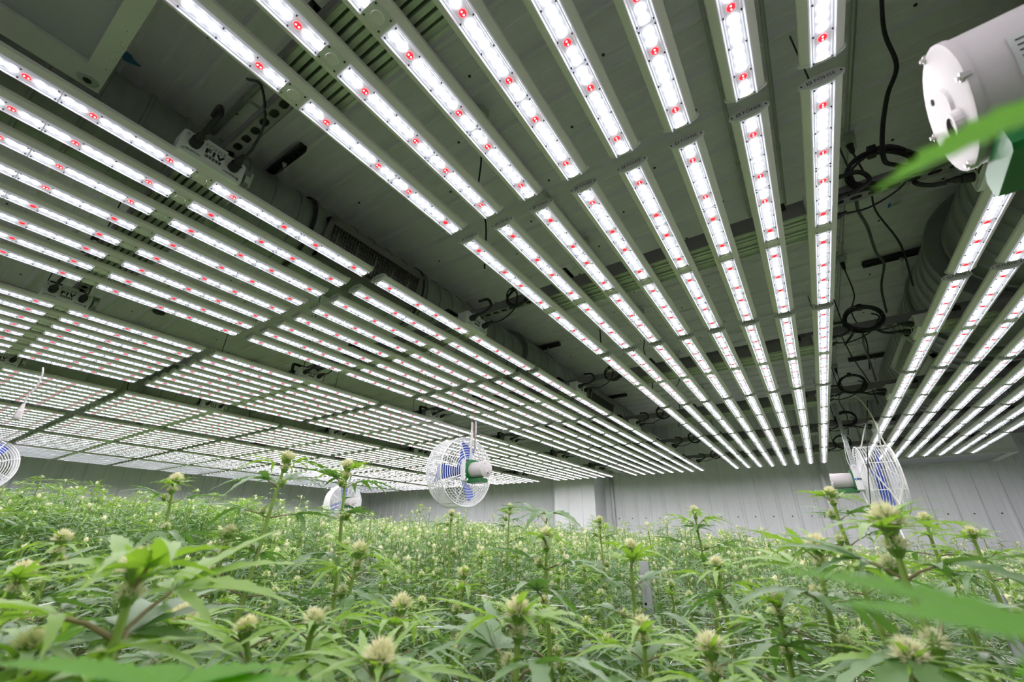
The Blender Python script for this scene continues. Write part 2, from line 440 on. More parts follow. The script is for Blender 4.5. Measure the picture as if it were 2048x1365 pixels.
ordn = ['row behind the camera', 'row nearest the camera', 'second row from the camera', 'third row from the camera', 'fourth row from the camera', 'fifth row from the camera', 'last row']
nled = 0
for ci, (xr, xl, cn, side, r0) in enumerate(COLS):
    sp = (xr - xl) / 7; cx = (xr + xl) / 2
    beam_me = beam_mesh(xr - xl + .07)
    for ri, yc in enumerate(ROWC):
        row = ri - 1
        if row < r0: continue
        t = thing('grow_light', 'white eight-bar grow light, %s, %s' % (COLN[ci], ordn[ri]), 'grow light', (cx, yc, ZC + 1.0), group='ceiling grow lights')
        near = (ci in (0, 1, 2) and row in (0, 1))
        for k in range(8):
            bx = (xl + k*sp) - cx
            b = obj('light_bar', bar_me, t, (bx, 0, 0))
            obj('centre_cover', cover_me, b)
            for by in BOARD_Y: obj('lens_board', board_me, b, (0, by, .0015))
            obj('end_plate', plate_me if (row >= 1) else plate2_me, b, (0, -LB/2 + .003, 0))
            obj('end_plate', plate2_me, b, (0, LB/2 - .003, 0))
            rest = set(range(len(LEDS)))
            if near:
                for i, (y, ch) in enumerate(LEDS):
                    p = Vector((cx + bx, yc + y, 1.0)); d = p.dot(fwd)
                    if d > 0.1:
                        u = 1024 + 845.39*p.dot(right)/d; v = 682.5 + 845.39*p.dot(down)/d
                        if -20 < u < 2068 and -20 < v < 1400 and d < 1.42 and nled < 1500:
                            obj('white_led' if ch == 'w' else 'red_led', ledw_me if ch == 'w' else ledr_me, b, (0, y, 0)); rest.discard(i); nled += 1
            if len(rest) == len(LEDS):
                obj('white_leds', roww_me, b, kind='stuff'); obj('red_leds', rowr_me, b, kind='stuff')
            elif rest:
                wi = [i for i in rest if LEDS[i][1] == 'w']; rr = [i for i in rest if LEDS[i][1] == 'R']
                if wi: obj('white_leds', led_row('w', set(wi)), b, kind='stuff')
                if rr: obj('red_leds', led_row('R', set(rr)), b, kind='stuff')
        obj('cross_beam', beam_me, t, (0, .03, 0))
        hw = (xr - xl)/2 + .045
        dxr = (hw + (.012 if ci else 0) - (.035 if ci == 1 else 0)) if side > 0 else -hw - .012
        dv = obj('driver_box', driver_me, t, (dxr, -.005, .010), (0, 0, 0 if side > 0 else PI))
        obj('driver_label', label_me, dv)
        for py in (-.054, .054):
            obj('plug', plug_me, dv, (0, py, .040), (0, -0.25, 0))
        obj('power_cord', cord1_me, dv); obj('signal_cord', cord2_me, dv)
        for hx in (-.43, .43): obj('hanger_hook', hook_me, t, (hx*(xr-xl)/1.09, -.062, .082))

# ------------------------------------------------------------------ struts carrying the lights
def strut_mesh(x0, x1, z0=0.0):
    g = MB().use('strut'); w = .022; h = .046
    g.box((x0, -w, z0), (x1, -w+.003, z0+h)); g.box((x0, w-.003, z0), (x1, w, z0+h)); g.box((x0, -w, z0+h-.003), (x1, w, z0+h))
    g.box((x0, -w, z0), (x1, -w+.011, z0+.003)); g.box((x0, w-.011, z0), (x1, w, z0+.003))
    x = x0
    while x < x1 - .02:
        g.box((x, -w+.011, z0), (x+.017, w-.011, z0+.003))
        # rounded slot corners
        for sy in (-1, 1):
            y0 = sy*(w-.011)
            g.add([Vector((x+.017, y0, z0)), Vector((x+.026, y0, z0)), Vector((x+.017, y0-sy*.006, z0))], [(0,1,2) if sy < 0 else (0,2,1)])
            g.add([Vector((x, y0, z0)), Vector((x-.009, y0, z0)), Vector((x, y0-sy*.006, z0))], [(0,2,1) if sy < 0 else (0,1,2)])
        x += .052
    return g.mesh('strut_channel')
sm = strut_mesh(-9.6, 2.4)
nm = ['nearest', 'second', 'third', 'fourth', 'fifth', 'farthest']
for k in range(6):
    t = thing('strut_channel', 'slotted grey steel strut across the room, %s of six above the grow lights' % nm[k], 'strut', (0, ROWC[k+1]+.03, ZC+1.100), group='struts above the grow lights')
    obj('channel', sm, t)
    g = MB().use('darkmetal')
    for x in (-8.8, -7.3, -5.9, -4.6, -3.0, .38, 2.1):
        g.tube([(x, 0, .046), (x, 0, ZT-ZC-1.1)], .0035, 5)
    for x in (-1.55, .55, -.42):
        pass
    obj('hanger_rod', g.mesh('hanger_rods'), t, kind='stuff')

# short slotted struts on the ceiling that carry the ducts
def short_strut(x0, x1, y, label):
    t = thing('ceiling_strut', label, 'strut', (0, y, ZT-.052), group='short struts under the ceiling')
    g = MB().use('darkmetal'); w = .021; h = .04
    g.box((x0, -w, 0), (x1, -w+.003, h)); g.box((x0, w-.003, 0), (x1, w, h)); g.box((x0, -w, h-.003), (x1, w, h))
    x = x0
    while x < x1 - .01: g.box((x, -w, 0), (x+.018, w, .003)); x += .05
    g.box((x0, -w, 0), (x1, -w+.01, .003)); g.box((x0, w-.01, 0), (x1, w, .003))
    obj('channel', g.mesh('ceiling_strut'), t)
    return t
for i, (x0, x1, y) in enumerate([(-2.75, -1.95, .75), (-2.75, -1.98, 3.9), (-2.75, -2.0, 6.1), (.75, 1.9, 3.86), (.74, 1.9, 6.2)]):
    t = short_strut(x0, x1, y, 'short dark slotted strut on the ceiling, %s above the %s round duct' % (['first', 'second', 'third', 'nearer', 'farther'][i], 'left' if i < 3 else 'right'))
    g = MB().use('galv'); xe = (x0+.62) if i < 3 else x1-.3
    xe = -2.13 if i < 3 else .98
    g.lathe([(-.03, .004), (-.012, .014), (0, .014)], 'Z', (xe, 0, 0), 8)
    g.tube([(xe, 0, -.03), (xe-.04 if i < 3 else xe+.04, -.02, -.10 if i < 3 else -.2)], .0015, 4); g.tube([(xe, 0, -.03), (xe-.02, .05, -.12)], .0015, 4)
    obj('eye_bolt', g.mesh('eye_bolt'), t)

# ------------------------------------------------------------------ ducts
def duct(name, label, cx, cz, secs, seam=.16, n=40):
    """secs: list of (y0, y1, r)"""
    t = thing(name, label, 'duct', (cx, secs[0][0], ZC+cz))
    y00 = secs[0][0]
    for (y0, y1, r) in secs:
        g = MB().use('duct'); pr = []; y = y0 - y00; e = y1 - y00; pr.append((y, r))
        while y + seam < e:
            y += seam; pr += [(y-.009, r), (y-.005, r+.009), (y+.005, r+.009), (y+.009, r)]
        pr.append((e, r)); g.lathe(pr, 'Y', (0,0,0), n)
        obj('duct_section', smooth_flat(g.mesh('duct_section'), 0.5), t)
        g = MB().use('duct'); g.lathe([(y0-y00-.008, r), (y0-y00-.008, r+.018), (y0-y00+.008, r+.018), (y0-y00+.008, r)], 'Y', (0,0,0), n, caps=False)
        obj('flange', smooth_flat(g.mesh('flange'), 0.5), t)
    return t
dA = duct('round_duct', 'round galvanised duct above the lights left of the bare ceiling strip, with a black register', -2.36, 1.72,
     [(-2.3, -.3, .245), (-.3, 1.0, .250), (1.0, 1.95, .255), (1.95, 3.35, .250), (3.35, 4.1, .285), (4.1, 6.9, .262)], .15)
dR = duct('round_duct', 'large round galvanised duct above the rightmost lights', 1.36, 1.585,
     [(-2.3, 1.6, .355), (1.6, 3.2, .355), (3.2, 3.9, .425), (3.9, 6.0, .435), (6.0, 7.5, .40)], .13)
dB = duct('round_duct', 'round galvanised duct above the gap between the fourth and fifth light columns', -6.3, 1.62,
     [(-2.3, 1.5, .30), (1.5, 4.5, .30), (4.5, 8.2, .30)], .3)

def register(parent, org, y0, y1, phi, hh, sgn, nv, nh, label, m='grille'):
    """louvred register; normal = sgn*cos(phi) in X and -sin(phi) in Z"""
    nx, nz = sgn*math.cos(phi), -math.sin(phi)
    tx, tz = sgn*math.sin(phi), math.cos(phi)
    L = y1 - y0
    T = Matrix(((0, tx, nx, org[0]), (1, 0, 0, 0), (0, tz, nz, org[2]), (0, 0, 0, 1)))
    g = MB().use(m); fr = .035
    g.box((-.0, -hh, -.05), (L, -hh+fr, .012), T); g.box((0, hh-fr, -.05), (L, hh, .012), T)
    g.box((0, -hh, -.05), (fr, hh, .012), T); g.box((L-fr, -hh, -.05), (L, hh, .012), T)
    g.use('dark'); g.box((fr, -hh+fr, -.05), (L-fr, hh-fr, -.03), T)
    g.use(m)
    o = obj('register_frame', g.mesh('register_frame'), parent, (0, y0 - parent.location.y, 0))
    g = MB().use(m)
    for k in range(1, nv):
        x = fr + (L-2*fr)*k/nv; g.box((x-.0012, -hh+fr, -.022), (x+.0012, hh-fr, .006), T)
    obj('vertical_vanes', g.mesh('vertical_vanes'), o, kind='stuff')
    g = MB().use(m)
    for k in range(1, nh):
        z = -hh+fr + (2*hh-2*fr)*k/nh; g.box((fr, z-.0012, -.026), (L-fr, z+.0012, .0), T)
    obj('horizontal_vanes', g.mesh('horizontal_vanes'), o, kind='stuff')
ph = math.radians(15)
register(dA, (.262*math.cos(ph), 0, -.262*math.sin(ph)), 1.06, 1.86, ph, .135, 1, 34, 8, '')
register(dA, (.275*math.cos(ph), 0, -.275*math.sin(ph)), 4.9, 5.7, ph, .12, 1, 24, 6, '')
ph = math.radians(25)
register(dR, (-.440*math.cos(ph), 0, -.440*math.sin(ph)), 4.25, 5.1, ph, .13, -1, 26, 8, '', 'plate')
# hanging straps of the left duct
g = MB().use('black')
for y in (.98, 1.9):
    g.lathe([(y-.006, .262), (y-.006, .268), (y+.006, .268), (y+.006, .262)], 'Y', (0, 2.3, 0), 40, caps=False)
obj('strap', g.mesh('strap'), dA)

# ------------------------------------------------------------------ conduits and junction boxes
def jbox_mesh():
    g = MB().use('galv')
    pr = [(.05*math.cos(PI/8+PI/4*k), .05*math.sin(PI/8+PI/4*k)) for k in range(8)]
    g.prism(pr, -.04, 0, 'Z'); g.lathe([(-.044, .034), (-.04, .036)], 'Z', (0, 0, 0), 16)
    return g.mesh('junction_box')
jb = jbox_mesh()
g = MB().use('black'); g.lathe([(-.11, .004), (-.095, .012), (-.06, .014), (-.045, .018), (-.04, .018)], 'Z', (0,0,0), 10)
jplug = smooth_flat(g.mesh('cord_plug'))
g = MB().use('galv'); g.box((-.03, -.05, -.045), (.03, .05, 0)); g.box((-.034, -.054, -.006), (.034, .054, 0)); tall_jb = g.mesh('square_box')
def conduit(x, y0, y1, name, label, boxes, z=None, tall=False, drops=True, thin=.011):
    z = ZT - .034
    t = thing('conduit', label, 'conduit', (x, y0, z))
    g = MB().use('galv'); g.tube([(0, 0, 0), (0, y1-y0, 0)], thin, 10)
    y = .3
    while y < y1-y0: g.lathe([(y, thin+.003), (y+.03, thin+.003)], 'Y', (0,0,0), 10); y += 1.1
    obj('pipe', smooth_flat(g.mesh('pipe')), t)
    for i, by in enumerate(boxes):
        b = obj('junction_box', tall_jb if tall else jb, t, (0, by-y0, .0), (0, 0, rnd.uniform(-.2, .2)))
        if drops:
            obj('cord_plug', jplug, b)
            g = MB().use('black'); dx = rnd.uniform(-.12, .12); dy = rnd.uniform(.05, .25); dz = -(z - ZC - 1.16)
            g.tube(smooth_path([(0, 0, -.10), (dx*.1+.01, dy*.15, -.10+dz*.25), (dx*.6-.015, dy*.5, dz*.5), (dx*.7+.02, dy*.7, dz*.75), (dx, dy, dz)]), .0045, 6)
            obj('drop_cord', smooth_flat(g.mesh('drop_cord')), b)
    return t
by = [1.13, 2.36, 3.62, 4.93, 6.30]
conduit(-.98, -.6, 8.2, 'c', 'grey conduit with octagonal boxes above the left edge of the second light column', by)
conduit(.60, .9, 7.6, 'c', 'grey conduit with square boxes and black plugs right of the central lights', [2.36-.0, 3.65, 4.95, 6.3], tall=True)
conduit(.08, -.3, 2.75, 'c', 'thin dark conduit above the central lights, left of a parallel pair', [], thin=.009)
conduit(.285, -.3, 2.75, 'c', 'thin dark conduit above the central lights, right of a parallel pair', [], thin=.009)
conduit(-5.52, -.9, 8.2, 'c', 'grey conduit with boxes seen in the gap left of the third light column', [1.12, 2.32, 3.53, 4.8, 6.0])
conduit(-8.2, -.9, 8.2, 'c', 'grey conduit over the far left light columns', [1.6, 3.2, 4.8, 6.4])
# short pipe with clip beside the top-left unit, running across
t = thing('conduit', 'short grey pipe along the ceiling beside the white air unit, with a steel clip', 'conduit', (-2.3, .10, ZT-.03))
g = MB().use('galv'); g.tube([(-.5, .32, 0), (2.6, .32, 0)], .017, 12); obj('pipe', smooth_flat(g.mesh('pipe')), t)
g = MB().use('bolt'); g.lathe([(-.012, .021), (.012, .021)], 'X', (.38, .32, 0), 12); g.box((.37, .34, .0), (.39, .39, .004)); obj('pipe_clip', g.mesh('pipe_clip'), t)
# round sprinkler heads / dark ceiling holes
for i, (x, y, l) in enumerate([(-5.05, 1.12, 'dark round ceiling fitting left of the third light column'), (-1.05, 4.55, 'dark round ceiling fitting near the fourth row of central lights'), (-3.6, 4.7, 'dark round ceiling fitting between the left light columns')]):
    g = MB().use('darkmetal'); g.lathe([(-.022, .03), (-.018, .05), (-.002, .055)], 'Z', (0, 0, 0), 20)
    tag(obj('ceiling_fitting', g.mesh('ceiling_fitting'), loc=(x, y, ZT)), l, 'ceiling fitting')

# ------------------------------------------------------------------ loose cables and coils
def cable(pts, r, label, m='black', cat='cable', name='cable', extra=None):
    g = MB().use(m); g.tube(smooth_path(pts, 8), r, 8)
    return tag(obj(name, smooth_flat(g.mesh(name))), label, cat)
def pz(px, py, y): 
    p = rayy(px, py, y); return (p.x, p.y, p.z)
cable([pz(1762, -40, 1.50), pz(1768, 60, 1.50), pz(1793, 130, 1.50), pz(1775, 190, 1.50), pz(1765, 260, 1.50), pz(1768, 318, 1.52), pz(1790, 330, 1.56), pz(1850, 340, 1.6), pz(1930, 325, 1.62)], .007,
      'thick black cable hanging from the ceiling left of the near fan motor')
cable([pz(1712, 378, 1.62), pz(1716, 420, 1.75), pz(1735, 455, 1.95), pz(1752, 505, 2.2), pz(1768, 528, 2.4), pz(1763, 575, 2.6), pz(1773, 625, 2.78)], .0055,
      'thick black cable snaking down from the second strut to the third')
cable([pz(1690, 690, 2.95), pz(1722, 652, 3.0), pz(1728, 690, 3.3), pz(1742, 730, 3.8), pz(1752, 762, 4.1)], .006, 'black cable running down to the fourth strut right of the central lights')
def coil(p, r, label, turns=6, tilt=0.0):
    g = MB().use('black')
    for k in range(turns):
        rr = r*(1+rnd.uniform(-.08, .08)); oy = rnd.uniform(-.012, .012); oz = rnd.uniform(-.01, .01); a0 = rnd.uniform(-.12, .12)
        g.tube([(rr*math.cos(t+a0), oy + .006*math.sin(3*t+k), oz + rr*.85*math.sin(t)) for t in [2*PI*q/24 for q in range(24)]], .0045, 5, closed=True)
    g.use('black'); g.box((-.012, -.02, r*.72), (.012, .02, r*1.02))
    o = obj('cable_coil', smooth_flat(g.mesh('cable_coil')), loc=p, rot=(tilt, 0, 0)); return tag(o, label, 'cable')
for k in range(1, 6):
    y = ROWC[k+1] + .01
    coil((.44 if k == 1 else .47, y-.035, ZC+1.15-(.0 if k > 1 else .0)), .085, 'black coiled cable on the %s strut, right of the central lights' % nm[k], 6)
    coil((-1.02, y-.035, ZC+1.13), .07, 'black coiled cable on the %s strut, in the bare strip at centre' % nm[k], 4)
# grey data lead with plug hanging at the left
t = thing('hanging_lead', 'thin grey lead with a clear plug hanging below the lights at the left', 'cable', ray(86, 742, 4.1))
a = ray(86, 742, 4.1); pts = [ray(px, py, 4.1) - a for px, py in ((86, 735), (84, 752), (72, 775), (54, 795), (48, 812))]
g = MB().use('motor'); g.tube(smooth_path(pts), .005, 6); obj('lead', g.mesh('lead'), t)
q0 = ray(48, 808, 4.1) - a; g = MB().use('motor'); g.lathe([(-.10, .017), (-.09, .02), (-.05, .018), (-.04, .012), (-.01, .009), (0, .005)], 'Z', q0, 8)
obj('plug', g.mesh('plug'), t)

# ------------------------------------------------------------------ suspended white air units
def air_unit(x0, x1, y0, y1, z0, z1, label, rust=False):
    t = thing('air_unit', label, 'air unit', ((x0+x1)/2, (y0+y1)/2, ZC+z0), group='white air units at the ceiling')
    w, d, h = (x1-x0)/2, (y1-y0)/2, z1-z0
    g = MB().use('acrail'); g.box((-w, -d, .0), (w, d, h)) if False else None
    g = MB().use('acrail'); r = .045
    g.box((-w, -d, 0), (-w+r*2, d, r)); g.box((w-r*2, -d, 0), (w, d, r)); g.box((-w+r*2, -d, 0), (w-r*2, -d+r, r)); g.box((-w+r*2, d-r, 0), (w-r*2, d, r))
    if rust:
        g.use('galv'); g.lathe([(-.004, .020), (-.003, .022), (0, .024)], 'Z', (-w+.03, d-.03, 0), 20)
        g.use('dark'); g.lathe([(-.006, .008), (-.002, .012)], 'Z', (-w+.03, d-.03, 0), 12)
    obj('bottom_frame', g.mesh('bottom_frame'), t)
    g = MB().use('ac'); g.box((-w+r*2-.005, -d+r-.005, .012), (w-r*2+.005, d-r+.005, .03)); obj('drain_panel', g.mesh('drain_panel'), t)
    g = MB().use('white_box'); g.box((-w+.004, -d+.004, r), (w-.004, d-.004, h)); obj('casing', g.mesh('casing'), t)
    g = MB().use('galv')
    for sx in (-1, 1):
        g.tube([(sx*(w-.08), 0, h-.01), (sx*(w-.08), 0, ZT-ZC-z0)], .006, 6)
    obj('hanger_rods', g.mesh('hanger_rods'), t, kind='stuff')
    if rust:
        g = MB().use('rust')
        for k in range(26):
            x = -w + .10 + rnd.random()**1.3*.28; s_ = rnd.uniform(.0006, .0022); yy = d - .003 - rnd.random()**2*.012
            g.box((x, yy-s_, -.0004), (x+s_*1.6, yy, .0005))
        obj('rust_spots', g.mesh('rust_spots'), t, kind='stuff')
    return t
air_unit(-1.445, -.62, -1.25, -.002, 1.145, 1.62, 'white air unit hanging at the top left corner above the nearest lights', True)
air_unit(-3.02, -1.98, 6.95, 8.42, 1.165, 1.6, 'white air unit high on the far wall behind the third light column')
air_unit(.83, 2.18, 7.62, 8.42, 1.0, 1.6, 'white air unit high on the far wall behind the rightmost lights')
air_unit(-8.15, -6.7, 7.66, 8.42, 1.10, 1.5, 'small white air unit high on the far wall near the left corner')
# blue tape flag beside the top-left unit
a = rayy(262, 118, .03)
g = MB().use('blue'); pts = [(252, 104), (262, 112), (268, 122), (281, 134), (272, 131), (258, 126), (246, 120), (243, 112)]
P_ = [rayz(px, py, 1.3) for px, py in pts]; n_ = len(P_)
g.add(P_ + [p + Vector((0, 0, .004)) for p in P_], [tuple(range(n_))[::-1], tuple(range(n_, 2*n_))] + [(k, (k+1) % n_, n_+(k+1) % n_, n_+k) for k in range(n_)])
tag(obj('tape_flag', g.mesh('tape_flag')), 'small dark blue flag of tape beside the top left air unit', 'tape')
# sticker on the ceiling joint
p = rayz(1788, 409, 1.99); g = MB().use('sblue'); g.box((-.03, -.02, 0), (-.015, .02, .003)); g.use('plate'); g.box((-.013, -.02, 0), (.04, .02, .003))
g.use('print'); g.box((-.008, -.008, -.0006), (.03, -.004, 0)); g.box((-.008, .004, -.0006), (.02, .008, 0))
tag(obj('sticker', g.mesh('sticker'), loc=p), 'small blue and white sticker on the ceiling rail left of the large duct', 'sticker')

# ------------------------------------------------------------------ fans
def fan(loc, rz, label, r=.30, mr=.070, pole=None, detail=True, plate=False, depth=.20, star=False, cord=None, blade0=0.3):
    """axis along local X, motor at local -X, loc = centre of the cage"""
    t = thing('circulation_fan', label, 'fan', loc, (0, 0, rz), group='white caged circulation fans')
    g = MB().use('cage'); wr = .0030 if detail else .0040
    d = depth/2
    def ring(x, rr, w=wr, n=48, sd=5): g.tube([(x, rr*math.cos(2*PI*k/n), rr*math.sin(2*PI*k/n)) for k in range(n)], w, sd, closed=True)
    for k in range(12): ring(-d - .03*(1-(0.08+k*.075)**2) , r*(0.12+k*.074))
    for k in range(12): ring(d + .03*(1-(0.08+k*.075)**2), r*(0.12+k*.074))
    for k in range(13): ring(-d + 2*d*k/12, r, wr*1.0)
    ring(-d, r, wr*2.2); ring(d, r, wr*2.2)
    for k in range(8):
        a = 2*PI*(k+.5)/8; c, s_ = math.cos(a), math.sin(a)
        pts = [(-d-.03, .03*c, .03*s_), (-d-.022, .5*r*c, .5*r*s_), (-d-.004, r*c, r*s_), (d+.004, r*c, r*s_), (d+.022, .5*r*c, .5*r*s_), (d+.03, .03*c, .03*s_)]
        g.tube(pts, wr*1.5, 5)
    obj('cage', g.mesh('cage'), t, kind=None)
    hub = MB().use('blade'); hub.lathe([(-.03, .03), (-.02, .045), (.03, .045), (.04, .02)], 'X', (0,0,0), 20)
    obj('hub', smooth_flat(hub.mesh('hub')), t)
    bl = MB().use('blade'); vs = []; nb = 7
    for i in range(nb):
        q = i/(nb-1); rad = .035 + q*(r*.90-.035); w = r*(.16 + .12*q); tw = .75 - .35*q; sk = .10*q*q
        for sgn in (-1, 1):
            for th in (-.0015, .0015):
                yy = sgn*w*math.cos(tw) + sk*r; xx = sgn*w*math.sin(tw)*.8 + th
                vs.append(Vector((xx, yy, rad)))
    fs = []
    for i in range(nb-1):
        o_ = i*4
        fs += [(o_, o_+2, o_+6, o_+4), (o_+1, o_+5, o_+7, o_+3), (o_, o_+4, o_+5, o_+1), (o_+2, o_+3, o_+7, o_+6)]
    o_ = (nb-1)*4; fs += [(o_, o_+2, o_+3, o_+1), (0, 1, 3, 2)]
    bl.add(vs, fs); bme = smooth_flat(bl.mesh('blade'), 0.8)
    for k in range(3): obj('blade', bme, t, (0,0,0), (blade0 + 2*PI*k/3, 0, 0))
    # motor
    g = MB().use('motor'); m0 = -d-.05; L = .16
    x1 = m0 - .045; x0 = x1 - L
    g.lathe([(x1, mr*.99), (x0+.010, mr), (x0+.010, mr*1.03), (x0+.002, mr*1.03), (x0, mr*.97)], 'X', (0,0,0), 40)
    g.lathe([(x0, .030), (x0-.003, .027)], 'X', (0, .0, 0), 24)
    mo = obj('motor', smooth_flat(g.mesh('motor'), .5), t)
    g = MB().use('motor'); g.lathe([(x0-.009, .013), (x0-.009, .019), (x0, .021), (x0+.004, .021)], 'X', (0, -.012, -.038), 20, caps=False)
    g.use('dark'); g.lathe([(x0-.001, .013), (x0, .013)], 'X', (0, -.012, -.038), 16)
    g.use('motor'); g.box((x0-.006, -.014, -.050), (x0-.001, -.010, -.026), Matrix.Rotation(0.0, 4, 'X'))
    g.use('dark'); g.lathe([(x0-.0012, .0045), (x0, .0045)], 'X', (0, .022, .040), 8)
    obj('shaft_cap', g.mesh('shaft_cap'), mo)
    g = MB().use('bolt'); g.box((x0-.002, -.004, -.004), (x0+.007, .004, .004)); g.lathe([(x0-.005, .0028), (x0-.002, .0028)], 'X', (0,0,0), 6)
    bme = g.mesh('bolt')
    for a in (0.3, 1.87, 3.44, 5.01):
        obj('bolt', bme, mo, (0, mr*.985*math.cos(a), mr*.985*math.sin(a)))
    if plate:
        g = MB().use('label'); n = 10; vs = []; a0, a1 = PI + .02, PI + .62
        for i in range(n+1):
            a = a0 + (a1-a0)*i/n
            for xx in (x0+.040, x0+.125): vs.append(Vector((xx, (mr+.0014)*math.cos(a), (mr+.0014)*math.sin(a))))
        g.add(vs, [(2*i, 2*i+1, 2*i+3, 2*i+2) for i in range(n)])
        g.use('print')
        for li in range(6):
            a = a0 + (a1-a0)*(0.88 - li*.14)
            xx = x0 + .045
            segs = [.022, .030, .018] if li % 2 == 0 else [.012, .025, .034]
            if li == 4: segs = [.030, .012]
            if li == 5: segs = [.034]
            if li == 0: segs = [.014, .034]
            for w_ in segs:
                vv = []
                for da in (-.012, .012):
                    for q in (0, w_*.86): vv.append(Vector((xx+q, (mr+.0018)*math.cos(a+da), (mr+.0018)*math.sin(a+da))))
                if xx + w_*.86 < x0+.122: g.add(vv, [(0,1,3,2)])
                xx += w_
        obj('nameplate', g.mesh('nameplate'), mo)
    # green motor flange, white bracket, green terminal box
    g = MB().use('greenp'); pr = [(-.085, -.075), (.085, -.075), (.09, .05), (.05, .09), (-.05, .09), (-.09, .05)]
    g.prism(pr, x1, x1+.012, 'X'); obj('motor_flange', g.mesh('motor_flange'), t)
    g = MB().use('greenp')
    zb = -mr - .005
    g.prism([(-.044, zb-.036), (.044, zb-.036), (.050, zb-.030), (.050, zb-.008), (.040, zb), (-.040, zb), (-.050, zb-.008), (-.050, zb-.030)], x0+(.012 if plate else .03), x1+.03, 'X')
    obj('terminal_box', g.mesh('terminal_box'), t)
    g = MB().use('cage')
    g.box((x1+.012, -.095, -.095), (-d-.028, -.091, .095)); g.box((x1+.012, .091, -.095), (-d-.028, .095, .095))
    g.box((x1+.012, -.095, .091), (-d-.028, .095, .095)); g.box((x1+.012, -.095, -.095), (-d-.028, .095, -.091))
    wb = obj('mounting_bracket', g.mesh('mounting_bracket'), t)
    g = MB().use('cage'); pr = [(x1+.02, .095), (x1+.075, .095), (x1+.075, .13), (x1+.060, .145), (x1+.035, .145), (x1+.02, .13)]
    g.prism(pr, -.004, .0, 'Y'); g.use('galv'); g.lathe([(-.014, .010), (.012, .010)], 'Y', (x1+.048, 0, .122), 10)
    obj('pivot_bracket', g.mesh('pivot_bracket'), t)
    if star:
        g = MB().use('sblue')
        Tt = Matrix(((1,0,0,(x1-d)/2-.008),(0,0,-1,-.0965),(0,1,0,.0),(0,0,0,1)))
        g.text('MCS', .020, Tt @ Matrix.Translation((-.018, 0, 0)), .0012)
        g.use('print'); g.text('TEM', .020, Tt @ Matrix.Translation((.020, 0, 0)), .0012)
        g.use('sblue')
        for a in (90, 215, 325, 20, 160):
            a = math.radians(a); u = Vector((math.cos(a), math.sin(a), 0)); n2 = Vector((-u.y, u.x, 0))
            g.add([Tt @ (n2*.003), Tt @ (u*.030), Tt @ (-n2*.003)], [(0,1,2)])
        obj('logo', g.mesh('logo'), wb)
    if pole is not None:
        px_, pt = pole
        g = MB().use('galv')
        zt = ZT - loc[2] - .002
        x = x1+.048
        g.box((x-.014, -.0, .10), (x-.011, .028, pt)); g.box((x-.014, .0, .10), (x+.018, .003, pt))
        g.use('dark')
        z = .14
        while z < pt: g.lathe([(-.0008, .004), (0, .004)], 'Y', (x+.004, 0, z), 6); z += .05
        obj('hanging_bar', g.mesh('hanging_bar'), t)
    if cord:
        g = MB().use('motor' if cord == 'flex' else 'cordw')
        if cord == 'flex':
            g.tube(smooth_path([(x1+.03, -.05, -.095), (x1+.06, -.09, -.085), (x1+.12, -.11, .03), (x1+.07, -.06, .20), (x1+.02, -.02, .33), (x1+.01, 0, .5)]), .006, 8)
            g.use('brown'); g.tube(smooth_path([(x1-.03, -.03, .0), (x1-.02, -.05, .1), (x1+.02, -.02, .22), (x1+.03, 0, .45)]), .003, 5)
        else:
            g.tube(smooth_path([(x1+.02, -.06, .09), (x1+.01, -.03, .2), (x1+.03, 0, .35)]), .003, 5)
        obj('cord', smooth_flat(g.mesh('cord')), t)
    return t
# near fan: only its motor reaches into the frame
fan((0.612, 0.587, ZC+.508), math.radians(-5), 'big grey fan motor with nameplate close to the camera at the top right', mr=.080, pole=(0, ZT-ZC-.51), plate=True, cord='wire', blade0=.2)
fan((0.56, 5.30, ZC+.53), math.radians(3), 'white caged fan seen edge on, hanging at the right in front of the far wall', pole=(0, .75), depth=.235, star=True, cord='wire', blade0=.9)
fan((-2.66, 3.10, ZC+.545), math.radians(171), 'white caged fan in the middle with grey motor, hanging on a pole', pole=(0, .60), cord='flex', blade0=.5)
fan((-7.10, 5.10, ZC+.545), math.radians(171), 'small distant white caged fan behind the two tall plants', pole=(0, .9), detail=False, blade0=.1)
fan((-8.05, 0.76, ZC+.70), math.radians(185), 'white caged fan cut off by the left edge of the picture', pole=(0, .9), detail=False, blade0=.5, r=.31)
# ropes and cords around the right fan
cable([ray(1726, 1005, 5.15), ray(1721, 900, 5.0), ray(1733, 848, 5.0), ray(1752, 846, 5.0), ray(1757, 870, 5.05), ray(1765, 905, 5.1), ray(1778, 940, 5.1), ray(1803, 958, 5.1), ray(1806, 985, 5.1), ray(1800, 1010, 5.1)][1:], .006,
      'white cord looping over the top of the right fan', 'cordw', 'cord', 'cord')
cable([ray(1702, 790, 4.9), ray(1720, 800, 4.9), ray(1742, 830, 4.95), ray(1760, 870, 5.0), ray(1790, 925, 5.0), ray(1806, 965, 5.0), ray(1800, 1000, 5.0), ray(1796, 1045, 4.9), ray(1812, 1085, 4.8)], .006,
      'long white cord hanging behind and below the right fan', 'cordw', 'cord', 'cord')
cable([ray(1735, 800, 4.95), ray(1734, 870, 4.95), ray(1737, 960, 4.95), ray(1741, 1010, 4.9), ray(1736, 1060, 4.9)], .004, 'thin black cord hanging straight in front of the right fan', 'black', 'cord', 'cord')
cable([ray(1702, 1003, 4.9), ray(1752, 950, 4.93), ray(1790, 995, 4.93), ray(1803, 1015, 4.9)][1:], .006, 'white rope across the cage of the right fan', 'cordw', 'cord', 'cord')

